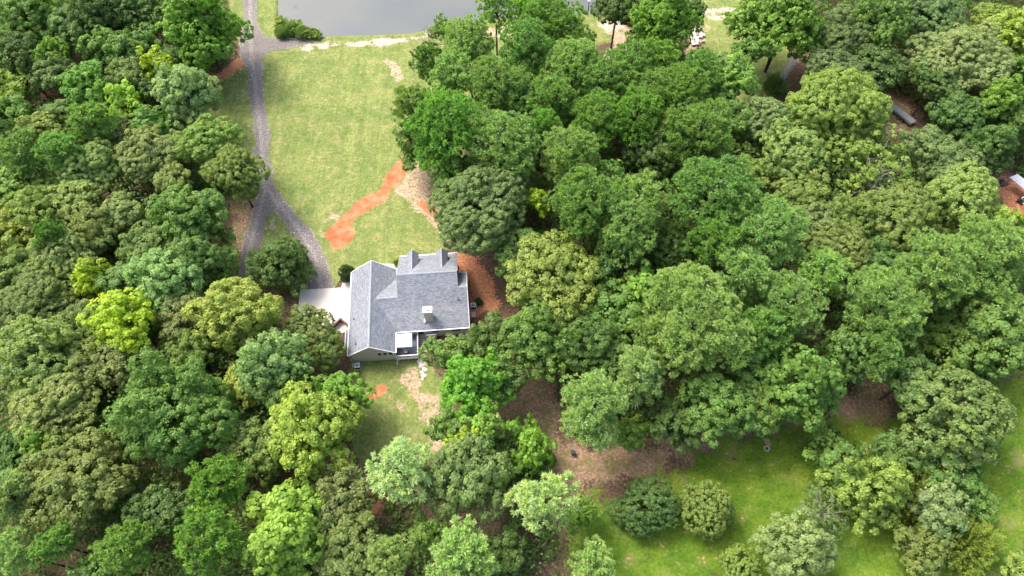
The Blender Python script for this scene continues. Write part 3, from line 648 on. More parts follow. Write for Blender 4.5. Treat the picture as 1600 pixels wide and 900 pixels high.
def crown_pine(R, seed, kind='P'):
    rs = np.random.RandomState(seed)
    H = R * 1.25; nb = int(26 * (1 if R > 5 else .75 if R > 3 else .6)); sparse = kind == 'Q'
    if sparse: nb = 16
    TP, TD, C = [], [], []
    for i in range(nb):
        t = (i + rs.rand()) / nb; z = (-.55 + 1.35 * t) * H
        a = i * 2.39996 + rs.normal(0, .3)
        rr = R * (math.sqrt(max(0, 1 - max(0, (t - .30) / .74) ** 2.0)) * (.55 + .45 * min(1, t / .3))) * rs.uniform(.72, 1.05)
        d = np.array([math.cos(a), math.sin(a), .22])
        c = np.array([0, 0, z]) + d * rr * .62; C.append(c); br = max(.9, rr * .42)
        if sparse: br *= .8
        n = int(4 * math.pi * br * br * .62 / .72)
        dd = spread_dirs(rs, n, -.45, 1.2); TP.append(c + dd * br * [1, 1, .62] * rs.uniform(.75, 1.18, (n, 1)) + d * [1, 1, 0] * br * .3); TD.append(dd)
    br = R * .36; n = int(4 * math.pi * br * br / .72); dd = spread_dirs(rs, n, -.2, 1); TP.append(np.array([0, 0, H * .66]) + dd * br * [1, 1, .8]); TD.append(dd); C.append(np.array([0, 0, H * .6]))
    TP, TD = np.vstack(TP), np.vstack(TD); C = np.array(C)
    keep = np.ones(len(TP), bool)
    for j in range(len(C)):
        rj = R * .2; keep &= np.linalg.norm((TP - C[j]) / [1, 1, .65], axis=1) > rj
    TP, TD = TP[keep], TD[keep]
    nT = len(TP); tt = np.clip(rs.normal(.5, .22, nT), 0, 1); ts = rs.uniform(.48, .78, nT)
    k = 30; idx = np.repeat(np.arange(nT), k); m = len(idx)
    out = unit(unit(TD)[idx] * .8 + [0, 0, .7] + rs.normal(0, .62, (m, 3)))
    ln = ts[idx] * rs.uniform(.8, 1.15, m)
    nrm = unit(np.cross(out, rs.normal(0, 1, (m, 3)))); nrm *= np.sign(nrm[:, 2:3] + 1e-6)
    pos = TP[idx] + out * (ln * .55)[:, None]
    parts = [leaf_quads(pos, nrm, ln, .17, rs, tt[idx], rs.rand(m), along=out)]
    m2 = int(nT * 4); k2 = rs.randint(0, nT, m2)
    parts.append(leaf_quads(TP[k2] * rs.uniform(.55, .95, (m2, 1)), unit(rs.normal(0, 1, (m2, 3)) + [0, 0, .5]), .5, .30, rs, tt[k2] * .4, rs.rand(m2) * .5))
    return cat_mesh('crown_pine_%d' % seed, parts), C
def crown_cedar(R, seed):
    rs = np.random.RandomState(seed); n = int(420 * (R / 4.5) ** 2)
    d = spread_dirs(rs, n, -.55, .8)
    wob = 1 + .16 * np.sin(3 * np.arctan2(d[:, 1], d[:, 0]) + seed) + .1 * np.sin(7 * d[:, 2] * 3 + 5 * np.arctan2(d[:, 1], d[:, 0]))
    base = d * [1, 1, 1.05] * R * (wob * rs.uniform(.62, .9, n))[:, None]
    out = unit(d * [1, 1, .25] + [0, 0, .38] + rs.normal(0, .2, (n, 3)))
    L = R * rs.uniform(.16, .32, n); k = 34; idx = np.repeat(np.arange(n), k); m = len(idx)
    t = rs.rand(m); side = np.cross(out[idx], [0, 0, 1.]); side = unit(side)
    lat = rs.uniform(-1, 1, m) * (1 - t) * .42 * L[idx]
    pos = base[idx] + out[idx] * (t * L[idx])[:, None] + side * lat[:, None] + rs.normal(0, .06, (m, 3))
    nrm = unit(np.cross(side, out[idx]) * 1.0 + rs.normal(0, .4, (m, 3))); nrm *= np.sign(nrm[:, 2:3] + 1e-6)
    tt = np.clip(rs.normal(.5, .25, n), 0, 1)
    along = unit(out[idx] + side * np.sign(lat)[:, None] * .8)
    parts = [leaf_quads(pos, nrm, .30, .12, rs, tt[idx], rs.rand(m), along=along)]
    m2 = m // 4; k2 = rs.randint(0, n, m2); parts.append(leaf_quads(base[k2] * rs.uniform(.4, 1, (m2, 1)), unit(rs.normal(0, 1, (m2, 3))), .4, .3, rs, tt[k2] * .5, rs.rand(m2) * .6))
    return cat_mesh('crown_cedar_%d' % seed, parts), base[::12]

def limb_mesh(name, C, R, seed, twigs=0):
    """trunk (z from -1 to 0 in trunk lengths is added apart) and limbs reaching to the lobes, in crown units"""
    rs = random.Random(seed); mb = MB()
    for c in C:
        c = Vector(c); s = Vector((0, 0, -R * .55 + (c.z + R * .3) * .25)); mid = s.lerp(c, .5) + Vector((rs.uniform(-1, 1), rs.uniform(-1, 1), rs.uniform(-.2, .8))) * R * .07
        r = .028 * R; mb.tube(s, mid, r, r * .6, 5, False); mb.tube(mid, s.lerp(c, .9), r * .6, r * .22, 5, False)
        for k in range(twigs):
            q = mid.lerp(c, rs.uniform(.3, 1)); e = q + Vector((rs.uniform(-1, 1), rs.uniform(-1, 1), rs.uniform(.1, 1))).normalized() * R * rs.uniform(.18, .34); mb.tube(q, e, r * .22, r * .06, 3, False)
    mb.tube((0, 0, -R * .62), (0, 0, R * .35), .045 * R, .02 * R, 7, False)
    bmesh.ops.recalc_face_normals(mb.bm, faces=mb.bm.faces[:]); me = bpy.data.meshes.new(name); mb.bm.to_mesh(me); mb.bm.free(); return me
def trunk_mesh():
    out = []
    for s in range(3):
        rs = random.Random(s + 40); mb = MB(); p = Vector((0, 0, -.02)); r = .30
        mb.tube((0, 0, -.03), (0, 0, .03), .45, .31, 9, False)
        p = Vector((0, 0, .03))
        for k in range(6):
            q = Vector((rs.uniform(-.18, .18) * (k < 5), rs.uniform(-.18, .18) * (k < 5), (k + 1) / 6)); mb.tube(p, q, r, r * .93, 9, False); p = q; r *= .93
        bmesh.ops.recalc_face_normals(mb.bm, faces=mb.bm.faces[:]); me = bpy.data.meshes.new('trunk'); mb.bm.to_mesh(me); mb.bm.free(); me.shade_smooth(); me.materials.append(M['bark']); out.append(me)
    return out
TRUNKS = trunk_mesh()
CLASSES = {'O': (3.2, 5.6, 8.0), 'D': (2.8, 5.0, 7.2), 'G': (2.6, 4.6, 6.4), 'P': (3.6, 5.6, 7.6), 'S': (4.4,), 'N': (5.0,), 'C': (4.2,), 'Q': (4.0,)}
LIB = {}
def crown_for(kind, R, k):
    cl = min(CLASSES[kind], key=lambda c: abs(math.log(c / R))); var = k % (2 if kind in 'SNCQ' else 4)
    key = (kind, cl, var)
    if key not in LIB:
        seed = 100 + sum(map(ord, kind)) * 17 + int(cl * 10) * 3 + var
        if kind in 'PQ': me, C = crown_pine(cl, seed, kind)
        elif kind == 'C': me, C = crown_cedar(cl, seed)
        else: me, C = crown_broad(kind, cl, seed)
        me.materials.append(M['leaf'])
        lm = limb_mesh('limb', C, cl, seed, 5 if kind == 'N' else (2 if kind in 'OPQ' else 0)); lm.materials.append(M['palebark'] if kind in 'NO' else M['bark'])
        LIB[key] = (me, lm)
    return LIB[key], cl
LEAFCOL = dict(green=(.095, .170, .035), deep=(.055, .105, .026), dgreen=(.088, .165, .034), bright=(.120, .215, .024), vivid=(.105, .25, .020), lime=(.23, .31, .022), lime2=(.255, .335, .022), lightlime=(.21, .30, .040),
 light=(.15, .26, .045), emerald=(.095, .205, .036), pine=(.100, .165, .048), palep=(.15, .215, .075), pale=(.185, .25, .10), vpale=(.275, .345, .165), grey=(.105, .150, .060), palegrey=(.175, .215, .092), blue=(.115, .190, .056), palebl=(.175, .26, .098),
 olive=(.125, .165, .042), paleolive=(.190, .240, .078), greyolive=(.125, .155, .052), yolive=(.165, .225, .050), yellow=(.185, .24, .045), yellowg=(.225, .300, .050), gold=(.235, .27, .065), cedar=(.11, .145, .016), cedary=(.14, .19, .025))
NAMES = {'O': 'oak_tree', 'D': 'broadleaf_tree', 'G': 'sweetgum_tree', 'P': 'pine_tree', 'Q': 'pine_tree', 'S': 'bush', 'N': 'thin_tree', 'C': 'cedar_tree'}
BASEZ = {'O': 9.5, 'D': 9.5, 'G': 10.5, 'P': 13.0, 'S': 0, 'N': 8.0, 'C': 0, 'Q': 13}
DEAD = {448, 28, 207, 745}
LOW = {438: 4.4, 1355: 5, 1308: 5, 1395: 5, 1465: 5, 1466: 5.5, 1524: 4, 1440: 4, 1595: 4, 1285: 3.5, 506: 5, 485: 5.5, 905: 4.5, 820: 5.5, 785: 5, 520: 5.5, 492: 6, 655: 7, 672: 8.5, 1243: 6,
       987: 6, 692: 5, 706: 7, 1050: 7, 775: 14, 350: 6, 530: 7, 387: 6, 818: 11, 278: 7, 240: 7, 262: 8, 1480: 8, }   # crowns that stand low or apart: height of the centre
def tree(u, v, r, kind, col, label, k):
    rs = random.Random(k * 7 + 1)
    if col == 'open': kind, col = 'Q', 'pine'
    zc = BASEZ[kind]
    for it in range(3):
        p = P(u, v, zc); R = r * depth(p) / FPX
        if kind in 'SC': zc = R * .82
        elif u in LOW: zc = LOW[u]
        else: zc = BASEZ[kind] + .35 * (R - 5)
    (me, lm), cl = crown_for(kind, R, k)
    s = R / cl * (1.03 if kind in 'ODGN' else 1.0)
    cat = 'bush' if kind == 'S' else 'tree'
    grp = {'O': 'oaks of the wood', 'D': 'broadleaf trees of the wood', 'G': 'sweetgums of the wood', 'P': 'pines of the wood', 'Q': 'pines of the wood', 'S': 'bushes on the lower lawn', 'N': 'thin crowned trees', 'C': 'cedars'}[kind]
    t = thing(NAMES[kind], label, cat, (p.x, p.y, 0), rs.uniform(0, 6.283), grp)
    c = link('crown', me, None, t, (0, 0, zc)); c.scale = (s * rs.uniform(.9, 1.14), s * rs.uniform(.9, 1.14), s * rs.uniform(.9, 1.15)); c.rotation_euler = (rs.uniform(-.16, .16), rs.uniform(-.16, .16), 0)
    mean = (.135, .205, .055); bl = .12 if col in ('lime', 'lime2', 'lightlime', 'vpale') else .24
    q = [min(.6, (x * (1 - bl) + mn * bl) * rs.uniform(.94, 1.06) * (2.0 if kind in 'PQ' else 1.5)) for x, mn in zip(LEAFCOL[col], mean)]; c.color = (*q, 1)
    b = link('limb', lm, None, t, (0, 0, zc)); b.scale = c.scale; b.rotation_euler = c.rotation_euler
    tr = link('trunk', TRUNKS[k % 3], None, t); tr.scale = (max(.45, R / 6.5), max(.45, R / 6.5), max(.5, zc - cl * s * .5))
    if u in DEAD:
        for i in range(5):
            mb = MB(); an = rs.uniform(3.6, 5.8) - t.rotation_euler.z; d = Vector((math.cos(an) * .8, math.sin(an) * .8, .55)).normalized(); q = Vector((0, 0, zc)) + d * R * .5; e = q + d * R * rs.uniform(.3, .42)
            mb.tube(q, e, .07, .035, 5)
            for j in range(4): f_ = q.lerp(e, .35 + .18 * j); mb.tube(f_, f_ + (d + Vector((rs.uniform(-1, 1), rs.uniform(-1, 1), rs.uniform(-.2, .6)))).normalized() * R * rs.uniform(.08, .16), .03, .012, 4)
            mb.build('dead_branch', M['deadwood'], t)
    return p, R
TREES = '''48 30 50 D green|broad mid green tree in the top left corner
30 95 38 D deep|dark green tree below the top left corner tree
113 47 36 D pine|round grey green crown between two darker trees near the top left corner
160 28 40 D deep|dark spreading tree right of the round grey green crown, top left
212 14 34 O deep|darkest oak at the top edge left of the clearing
312 42 50 G bright|tall bright green tree at the top edge beside the gravel drive
262 30 28 D deep|dark tree squeezed against the tall bright tree by the drive
227 64 23 D green|small round light tree just above the lime yellow tree
243 105 27 G lime|lime yellow tree left of the red bank by the drive
165 78 28 D green|mid green tree below the dark spreading tree, top left
91 82 20 G bright|small bright green pointed tree in the upper left wood
68 92 16 G light|small pale lime sapling beside the small bright pointed tree, upper left
196 88 26 D blue|small bluish green tree left of the lime yellow tree
278 88 28 O deep|low dark oak between the lime yellow tree and the red bank
22 135 30 D yellow|yellowish round tree near the left edge, upper quarter
84 118 28 O grey|grey green oak right of the yellowish round tree at the upper left
143 140 36 G emerald|emerald green cone shaped tree in the upper left wood
200 122 30 O greyolive|grey olive round oak between the emerald tree and the lime yellow tree
243 136 20 O deep|small dark oak under the lime yellow tree
198 163 28 G lightlime|light lime tree with ragged top below the grey olive oak
292 145 46 D pale|large pale grey green tree beside the lawn strip left of the drive
236 197 27 G emerald|small emerald tree between the pale grey green tree and the pale oaks
12 180 30 D green|green tree at the left edge under the yellowish round tree
64 200 28 O yolive|yellowish olive oak with several tops in the left wood
98 176 20 D blue|small bluish tree above the pines in the left wood
150 195 34 P pine|mid green pine under the emerald cone shaped tree
40 245 35 P pine|left of a pair of feathery pines in the left wood
100 240 30 P pine|right of a pair of feathery pines in the left wood
140 260 44 O paleolive|large pale olive oak left of two yellow green oaks
237 240 44 O paleolive|large pale green oak with cauliflower top, centre of the left wood
187 213 24 O palegrey|small pale grey oak behind the large pale green cauliflower oak
325 225 42 O yolive|yellow green oak leaning over the lawn strip left of the drive
367 272 40 O olive|olive oak whose branches reach over the drive above its fork
270 282 26 O paleolive|small pale round oak between the yellow green oak and the mid green giant
18 290 34 O yolive|pale yellow green tree at the left edge, third of the way down
72 292 25 O yolive|small pale yellow oak beside the left edge tree, third of the way down
22 357 36 O yellow|yellow green tree at the left edge above the olive oaks
62 330 36 D yolive|soft yellow green tree just right of the yellow edge trees
118 312 34 O paleolive|pale oak with twiggy top above a dark pine in the left wood
186 333 30 O palegrey|pale oak with bare pale twigs beside it, left of the mid green giant
85 370 26 P deep|small dark pine sunk between oaks in the left wood
145 365 38 O olive|olive green oak right of the small dark pine
232 385 32 O greyolive|brownish grey olive oak below the pale oak with bare twigs
305 342 50 D green|mid green giant beside the red soil strip left of the drive fork
256 352 20 G bright|small bright tree at the left foot of the mid green giant
303 405 38 D pine|round dense tree directly below the mid green giant
350 412 22 D green|small green tree at the edge of the left branch of the drive
265 440 46 D palebl|broad pale bluish tree above the bright lime yellow tree
188 442 30 D blue|smaller bluish tree left of the broad pale bluish one
143 435 26 G lime|narrow lime tree between the olive oak and the bluish trees
96 400 46 O paleolive|spreading olive oak left of the narrow lime tree
28 425 38 O olive|olive oak at the left edge, middle height of the picture
55 475 46 O greyolive|lower one of the olive oaks with a bare dead limb at the left edge
207 503 50 G lime2|bright lime yellow tree, the most vivid crown of the left wood
140 505 30 O greyolive|dark olive oak directly left of the bright lime yellow tree
286 495 36 O greyolive|grey olive oak between the bright lime yellow and the golden tree
300 548 34 O olive|lower olive oak under the grey olive one beside the golden tree
370 488 54 D gold|golden green tree left of the concrete parking pad
485 516 32 O greyolive|grey olive oak half covering the concrete parking pad
506 548 26 O olive|thin olive oak against the garage wall with pale twigs
438 412 40 D deep|dense dark green tree standing in the fork of the drive
70 562 66 O paleolive|wide pale olive oak at the left edge below the middle
175 568 40 O greyolive|dark olive oak right of the wide pale olive one
245 575 30 D deep|shaded tree below the bright lime yellow tree
425 572 52 D palebl|bluish green tree below the golden tree
387 600 30 D gold|amber tinted tree beside the bluish green tree
530 622 40 G bright|bright green tree beside the back lawn left of the clay patch
272 652 84 D dgreen|huge deep green round tree in the lower left wood
85 638 54 O paleolive|pale olive oak left of the huge deep green tree
63 690 30 G bright|bright green sapling under the pale olive oak at the lower left
15 715 34 O deep|dark oak at the left edge, lower third
125 758 74 O olive|largest olive oak of the lower left wood
18 775 38 P pale|pale pine at the left edge near the bottom
345 755 44 P green|green pine below the huge deep green tree
330 842 56 P green|larger green pine at the bottom edge left of the yellow green tree
200 862 42 P pine|pine at the bottom edge in the lower left wood
25 865 34 P pale|pale pine in the bottom left corner
90 850 30 P pine|small pine near the bottom left corner
250 800 38 O deep|shaded oak between the largest olive oak and the bottom pines
150 895 32 D green|tree cut by the bottom edge right of the bottom left corner
398 700 42 O olive|olive oak behind the pale tipped yellow green tree
488 675 60 D yellowg|pale tipped yellow green tree left of the back lawn
445 600 30 D deep|shaded green tree above the pale tipped yellow green tree
448 832 60 G yellowg|bright yellow green tree with dead pale branches at the bottom edge
540 780 42 O greyolive|grey brown olive tree below the bare soil at the back lawn
545 858 44 O olive|olive tree at the bottom edge right of the bright yellow green tree
628 735 48 P vpale|very pale mint coloured pine below the back lawn
726 745 60 D grey|dense grey green dome right of the very pale pine
727 690 28 G lime|lime yellow treetop between the dense dome and the sweetgum
697 665 28 D green|green tree behind the lime yellow treetop
752 668 28 G light|light green tree right of the lime yellow treetop
739 600 47 G vivid|vivid green sweetgum on the slope behind the house
706 556 34 D green|mid green tree overhanging the rear corner of the house roof
764 528 32 D deep|dark green tree directly behind the right rear corner of the house
820 700 38 G bright|bright bushy tree beside the brown path below the wood
785 705 26 D deep|dark bushy tree between the dense dome and the brown path
853 787 50 P vpale|pale mint pine with long limbs at the lower centre
905 805 25 D bright|round bright bush tucked right of the pale mint pine
612 872 36 P pale|pale pine at the bottom edge below the mint pine
718 872 46 P pale|wide pale pine at the bottom edge, middle of the picture
668 838 30 D green|small green tree between the two pale bottom edge pines
785 862 32 D deep|dark tree under the pale mint pine at the bottom edge
925 885 36 P pale|pale pine at the bottom edge next to the open lawn
922 642 56 P pale|large pale pine above the brown path, lower centre
1000 590 44 P pale|pale pine up right of the large pale pine above the path
987 675 27 G bright|small bright tree at the right foot of the large pale pine
1007 790 45 S deep|round dark green bush on the open lawn, left of a pair
1103 797 43 S olive|round olive bush on the open lawn, right of a pair
1158 885 34 S yolive|sparse yellowish bush at the bottom edge of the lawn
1243 860 54 D pale|big pale green rounded tree at the bottom edge of the lawn
1285 800 40 N grey|thin greyish tree with bare twigs in the lawn thicket
1308 722 40 D green|green tree at the top left of the lawn thicket
1355 760 54 D yolive|yellowish green tree in the centre of the lawn thicket
1395 718 34 D deep|dark green tree at the top of the lawn thicket
1465 728 40 D deep|dark green tree at the top right of the lawn thicket
1425 775 44 C cedar|golden olive cedar inside the lawn thicket
1466 795 40 O palegrey|pale grey oak at the right of the lawn thicket
1524 785 26 D green|small green tree poking out of the right side of the thicket
1508 852 44 C cedary|yellow green cedar at the bottom of the lawn thicket
1440 855 36 O olive|dull olive tree at the bottom edge of the thicket
1595 892 26 D yolive|yellowish tree in the bottom right corner
1480 643 71 O greyolive|huge grey olive oak beside the bright lawn at the right
1420 590 36 D deep|shaded tree at the left shoulder of the huge grey olive oak
1252 600 60 G dgreen|deep glossy green sweetgum at the wood edge, left of two
1322 550 42 G dgreen|deep glossy green sweetgum at the wood edge, right of two
1080 508 82 P palep|largest pale pine, centre right of the picture
1000 448 30 G light|light mint green treetop among dark crowns right of the house
1165 438 44 P palep|pale pine up right of the largest pale pine
1230 480 50 P palep|pale yellowish pine above the glossy sweetgums
1020 535 34 P pine|pine at the lower left shoulder of the largest pale pine
955 480 36 D green|green tree below left of the light mint treetop
1120 635 50 D dgreen|dark clumpy tree at the wood edge below the largest pale pine
1185 640 34 O green|small oak between the dark clumpy tree and the glossy sweetgum
1050 660 36 D deep|shaded tree at the wood edge above the brown pine straw
960 560 36 O deep|dark oak behind the large pale pine above the path
862 438 65 O yolive|big yellowish olive oak right of the house
838 535 58 D dgreen|dark green tree directly below the big yellowish olive oak
756 328 70 O grey|big grey green oak above the house beside the straw patch
708 282 34 D green|green tree on the lawn edge above the straw patch
920 325 58 P pine|wide pine up right of the big yellowish olive oak
980 365 50 P palep|pale pine right of the wide pine in the middle wood
840 313 18 G lime|tiny lime green treetop right of the big grey green oak
810 385 32 O deep|dark oak between the grey green and yellowish olive oaks
912 540 46 D deep|dark green tree in the hollow left of the pale pines
930 430 34 D deep|shaded tree between the yellowish olive oak and the mint treetop
790 590 30 D deep|shaded tree right of the vivid sweetgum
775 14 34 P open|tall open pine by the pond with its bare trunk showing
818 22 28 P light|thin yellowish pine right of the open pine by the pond
862 36 42 P green|full green pine by the pond left of the lamp
733 72 40 P palep|pale pine on the lawn corner by the pond
822 82 44 P pine|broad pine behind the pond pines
692 46 17 D bright|small bright green tree at the pond bank
905 72 28 P pine|pine beside the bare soil below the pond lamp
672 104 28 P deep|short dark pine jutting onto the front lawn
708 122 36 P palep|grey green pine behind the short dark pine
776 138 44 P pine|domed pine in the upper middle wood
895 106 40 P palep|pale pine left of the bare soil track near the pond
652 172 34 P pine|pine on the lawn edge halfway along the front lawn
697 205 56 P green|big pine on the right edge of the front lawn
655 225 32 D green|low tree hanging over the lawn above the orange clay
790 228 52 P palep|bright domed pine in the upper middle of the wood
888 250 48 P palep|pale pine right of the bright domed pine
818 168 36 P pine|small pine between the two domed pines, upper middle
866 160 40 P pine|pine in the middle of the upper wood
846 205 30 P green|narrow pine behind the bright domed pine
946 132 44 P pine|pine right below the bare soil track
935 192 44 P green|pine in the upper wood below the soil track pines
985 108 40 P pine|pine on the right side of the bare soil track
780 292 40 O grey|shaded oak behind the big grey green oak
1090 218 58 P pine|large rounded pine in the centre of the right wood
990 190 44 P green|pine left of the large rounded central pine
1010 245 40 D deep|dark tree in a deep gap left of the large rounded pine
1112 312 60 P pine|wide pine below the large rounded central pine
1000 320 44 P palep|pale topped pine left of the wide pine
945 285 28 G emerald|small emerald treetop in a dark gap of the middle wood
1050 390 38 D deep|shaded tree between the pale pine and the small round pine
1112 385 42 P green|small round pine below the wide pine
1200 370 54 P palep|pale pine left of the olive oak grove
1190 188 38 O palegrey|pale grey oak at the foot of the paved lane
1235 238 50 O paleolive|pale olive oak left of the flat yellow green oak
1310 178 72 O yolive|flat domed yellow green oak left of the trailer
1172 268 26 O yolive|little yellowish oak beside the large rounded central pine
1250 300 36 O olive|olive oak left of the thin crowned oak
1365 275 60 N yolive|thin crowned oak with blue scraps showing through
1400 345 56 O olive|round olive oak below the thin crowned oak
1330 345 44 O olive|olive oak below left of the thin crowned oak
1452 234 32 O grey|grey green tree just below the trailer
1487 258 36 O grey|grey green tree up right of the thin crowned oak
1500 315 52 O paleolive|pale olive oak left of the red soil yard at the right edge
1275 345 34 O greyolive|greyish oak in a dark gap of the oak grove
1310 395 46 O olive|lowest olive oak of the grove
1380 410 36 O deep|dark oak between the olive grove and the row of pines
1572 354 27 G yellowg|bright yellow green tree at the right edge below the red yard
1590 395 30 D light|light green tree at the right edge beside the big pine
1455 432 58 P palep|left pine of the row right of the olive grove
1540 412 62 P palep|right pine of the row at the right edge
1372 482 58 P palep|front pine of the row above the shaded clearing
1282 432 38 P palep|small pale pine at the foot of the olive grove
1545 525 60 D dgreen|dense green tree at the right edge above the bright lawn
1440 520 40 P pine|pine above the huge grey olive oak
1375 555 36 P pine|shaded pine hanging over the brown clearing
1225 40 60 G bright|tall bright tree at the top edge over the paved lane
1170 35 34 G light|light green tree over the lawn at the top edge
1180 78 26 D green|tree with two bare trunks showing on the upper right lawn
1310 55 42 O grey|grey oak at the top edge right of the tall bright tree
1300 113 38 O grey|grey oak right of the paved lane
1370 38 44 G green|feathery green tree at the top edge, right part
1450 30 48 O grey|broad grey green tree at the top edge, right part
1502 95 62 O palegrey|large pale grey green oak above the trailer
1575 55 38 G yellowg|yellow green tree in the top right corner
1548 28 26 O yolive|small olive yellow tree near the top right corner
1464 126 36 O deep|dark oak directly above the trailer
1370 108 34 O deep|dark oak left of the trailer above the flat domed oak
1562 165 38 G bright|bright green tree at the right edge above the red yard
1494 182 34 O deep|dark oak right of the trailer
1592 190 30 D deep|dark tree at the right edge
1545 228 38 D deep|dark tree behind the metal roofed shelter
1590 120 30 D green|green tree at the right edge under the top corner
1209 137 18 C deep|dark cedar standing beside the paved lane
964 16 36 O deep|dark oak near the lamp with its bare trunk showing
1035 30 46 G bright|bright bushy tree left of the garden loungers
1084 18 18 D deep|narrow dark tree directly above the garden loungers
1020 98 36 P green|pine above the middle of the right wood, near the bright bushy tree
1085 118 34 P pine|grey green pine just below the garden loungers
1138 130 40 G light|yellowish green tree below the upper right lawn
1065 152 42 P green|rounded pine near the top of the right wood
1135 180 30 D green|shaded tree below the yellowish green tree
1010 150 40 P pine|pine behind the rounded pine near the top of the right wood
1040 200 34 D deep|dark tree behind the large rounded central pine
1190 520 40 P pine|pine above the left glossy sweetgum
1160 570 40 D dgreen|green tree between the largest pale pine and the glossy sweetgum
802 415 24 D deep|dark tree edging the red soil strip right of the house
'''.strip().splitlines()
for k, row in enumerate(TREES):
    a, lab = row.split('|'); u, v, r, kind, col = a.split()
    tree(int(u), int(v), int(r), kind, col, lab, k)

# ------------------------------------------------------------------ undergrowth below the wood (uncountable): one object
def undergrowth():
    rs = np.random.RandomState(77); n = 26000
    x = rs.uniform(-135, 135, n); y = rs.uniform(-8, 165, n)
    # keep only forest ground: away from lawns, roads, house, pond
    bad = np.full(n, -1e9)
    for k in ('lawn', 'lush', 'clay', 'rust', 'straw', 'mulch'):
        for p in Z[k]: bad = np.maximum(bad, seg_dist(x, y, px2w(p)))
    for r in ROADS + [pond_w, px2w([(450, 385), (790, 380), (790, 600), (530, 600), (470, 520)])]: bad = np.maximum(bad, seg_dist(x, y, r) + 1)
    keep = bad < -1.5; x, y, bad = x[keep], y[keep], bad[keep]
    n = len(x); h = rs.uniform(.6, 8.5, n) * np.clip(-bad / 12, .12, 1); R = rs.uniform(.8, 2.3, n)
    parts = []; k = 46; idx = np.repeat(np.arange(n), k); m = len(idx)
    d = sphere_dirs(rs, m, -.2); pos = np.stack([x, y, h], 1)[idx] + d * [1, 1, .6] * (R[idx] * rs.uniform(.5, 1.1, m))[:, None]
    pos[:, 2] = np.maximum(pos[:, 2], .1)
    tt = np.clip(rs.normal(.5, .3, n), 0, 1)
    parts.append(leaf_quads(pos, unit(d + rs.normal(0, .5, (m, 3)) + [0, 0, .5]), .5 * rs.uniform(.7, 1.2, m), .36, rs, tt[idx], rs.rand(m)))
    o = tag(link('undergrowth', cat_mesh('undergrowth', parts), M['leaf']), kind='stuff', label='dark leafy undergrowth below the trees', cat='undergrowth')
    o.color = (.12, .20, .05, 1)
undergrowth()

# ------------------------------------------------------------------ small plants
def small_bush(u, v, R, col, label, name='bush', cat='bush', grp=None, h=1.0, kind='S', k=0):
    (me, lm), cl = crown_for(kind, 3.0, k); p = P(u, v, R * h * .7); s = R / cl
    t = thing(name, label, cat, (p.x, p.y, 0), k * 1.3, grp)
    c = link('crown', me, None, t, (0, 0, R * h * .75)); c.scale = (s, s, s * h); c.color = (*LEAFCOL[col], 1)
    b = link('limb', lm, None, t, (0, 0, R * h * .75)); b.scale = (s, s, s * h)
small_bush(543, 428, 1.35, 'deep', 'small dark tree beside the front left corner of the garage wing', 'small_tree', 'tree', h=1.5, k=3)
small_bush(620, 411, .55, 'lime', 'little lime green shrub at the front walk by the porch', h=1.8, k=1)
for i, (u, v, r, lab) in enumerate(((440, 38, 1.5, 'leftmost bright green shrub on the pond bank above the road turning'), (452, 46, 1.7, 'largest bright green shrub on the pond bank, with a darker shrub behind'),
      (464, 42, 1.5, 'bright green shrub on the pond bank reaching furthest over the water'), (473, 51, 1.5, 'low bright green shrub in front of the pond bank row'),
      (485, 53, 1.2, 'small shrub fourth along the pond bank'), (441, 51, 1.4, 'shrub nearest the road turning below the pond bank row'), (496, 55, .9, 'last and smallest shrub at the right end of the pond bank row'))):
    small_bush(u, v, r * 1.1, ('lightlime', 'bright')[i % 2], lab, kind='DS'[i % 2], grp='bright shrubs on the pond bank', h=.8, k=i)
small_bush(748, 471, .7, 'deep', 'small dark shrub just behind the right wall air conditioner', k=2)
for i, (u, v, r, lab) in enumerate(((858, 762, 1.0, 'low green bush along the brown path left of the dark bin'), (935, 18, .5, 'small weed clump at the foot of the pond lamp'), (915, 19, .5, 'weed clump left of the pond lamp foot'))):
    small_bush(u, v if i else 716, r, 'bright', lab, h=.7, k=i)
# bare tree on the front lawn
def bare_tree(u, v, H, label, seed):
    rs = random.Random(seed); p = P(u, v, 0); t = thing('bare_tree', label, 'tree', (p.x, p.y, 0))
    mb = MB(); br = MB()
    mb.tube((0, 0, 0), (.1, 0, H * .5), .14, .09); mb.tube((.1, 0, H * .5), (0, .1, H), .09, .02)
    def go(q, d, L, r, lv):
        e = q + d * L; br.tube(q, e, r, r * .5, 4, False)
        if lv: 
            for _ in range(4): go(q.lerp(e, rs.uniform(.3, 1)), (d + Vector((rs.uniform(-1, 1), rs.uniform(-1, 1), rs.uniform(-.1, .7)))).normalized(), L * .55, r * .5, lv - 1)
    for i in range(12):
        z = H * (.3 + .65 * i / 12); an = i * 2.4; go(Vector((.05, 0, z)), Vector((math.cos(an), math.sin(an), .35)).normalized(), H * .34 * (1.25 - i / 14), .05, 2)
    mb.build('trunk', M['bark'], t); br.build('limb', M['palebark'], t)
bare_tree(673, 88, 7.5, 'leafless tree with fine grey branches at the right edge of the front lawn', 4)
# dead white branches in some crowns are part of limbs; fallen sticks
# ------------------------------------------------------------------ pond lamp
p = P(919, 17, 0)
t = thing('lamp_post', 'dark post with white lamp head on the grass at the pond edge', 'lamp post', p)
mb = MB(); mb.tube((0, 0, 0), (0, 0, 2.5), .10, .08, 8); mb.build('post', M['dark'], t)
mb = MB(); mb.tube((0, 0, 2.5), (0, 0, 2.62), .1, .34, 10); mb.tube((0, 0, 2.62), (0, 0, 2.78), .34, .2, 10); mb.build('lamp_head', M['white'], t)
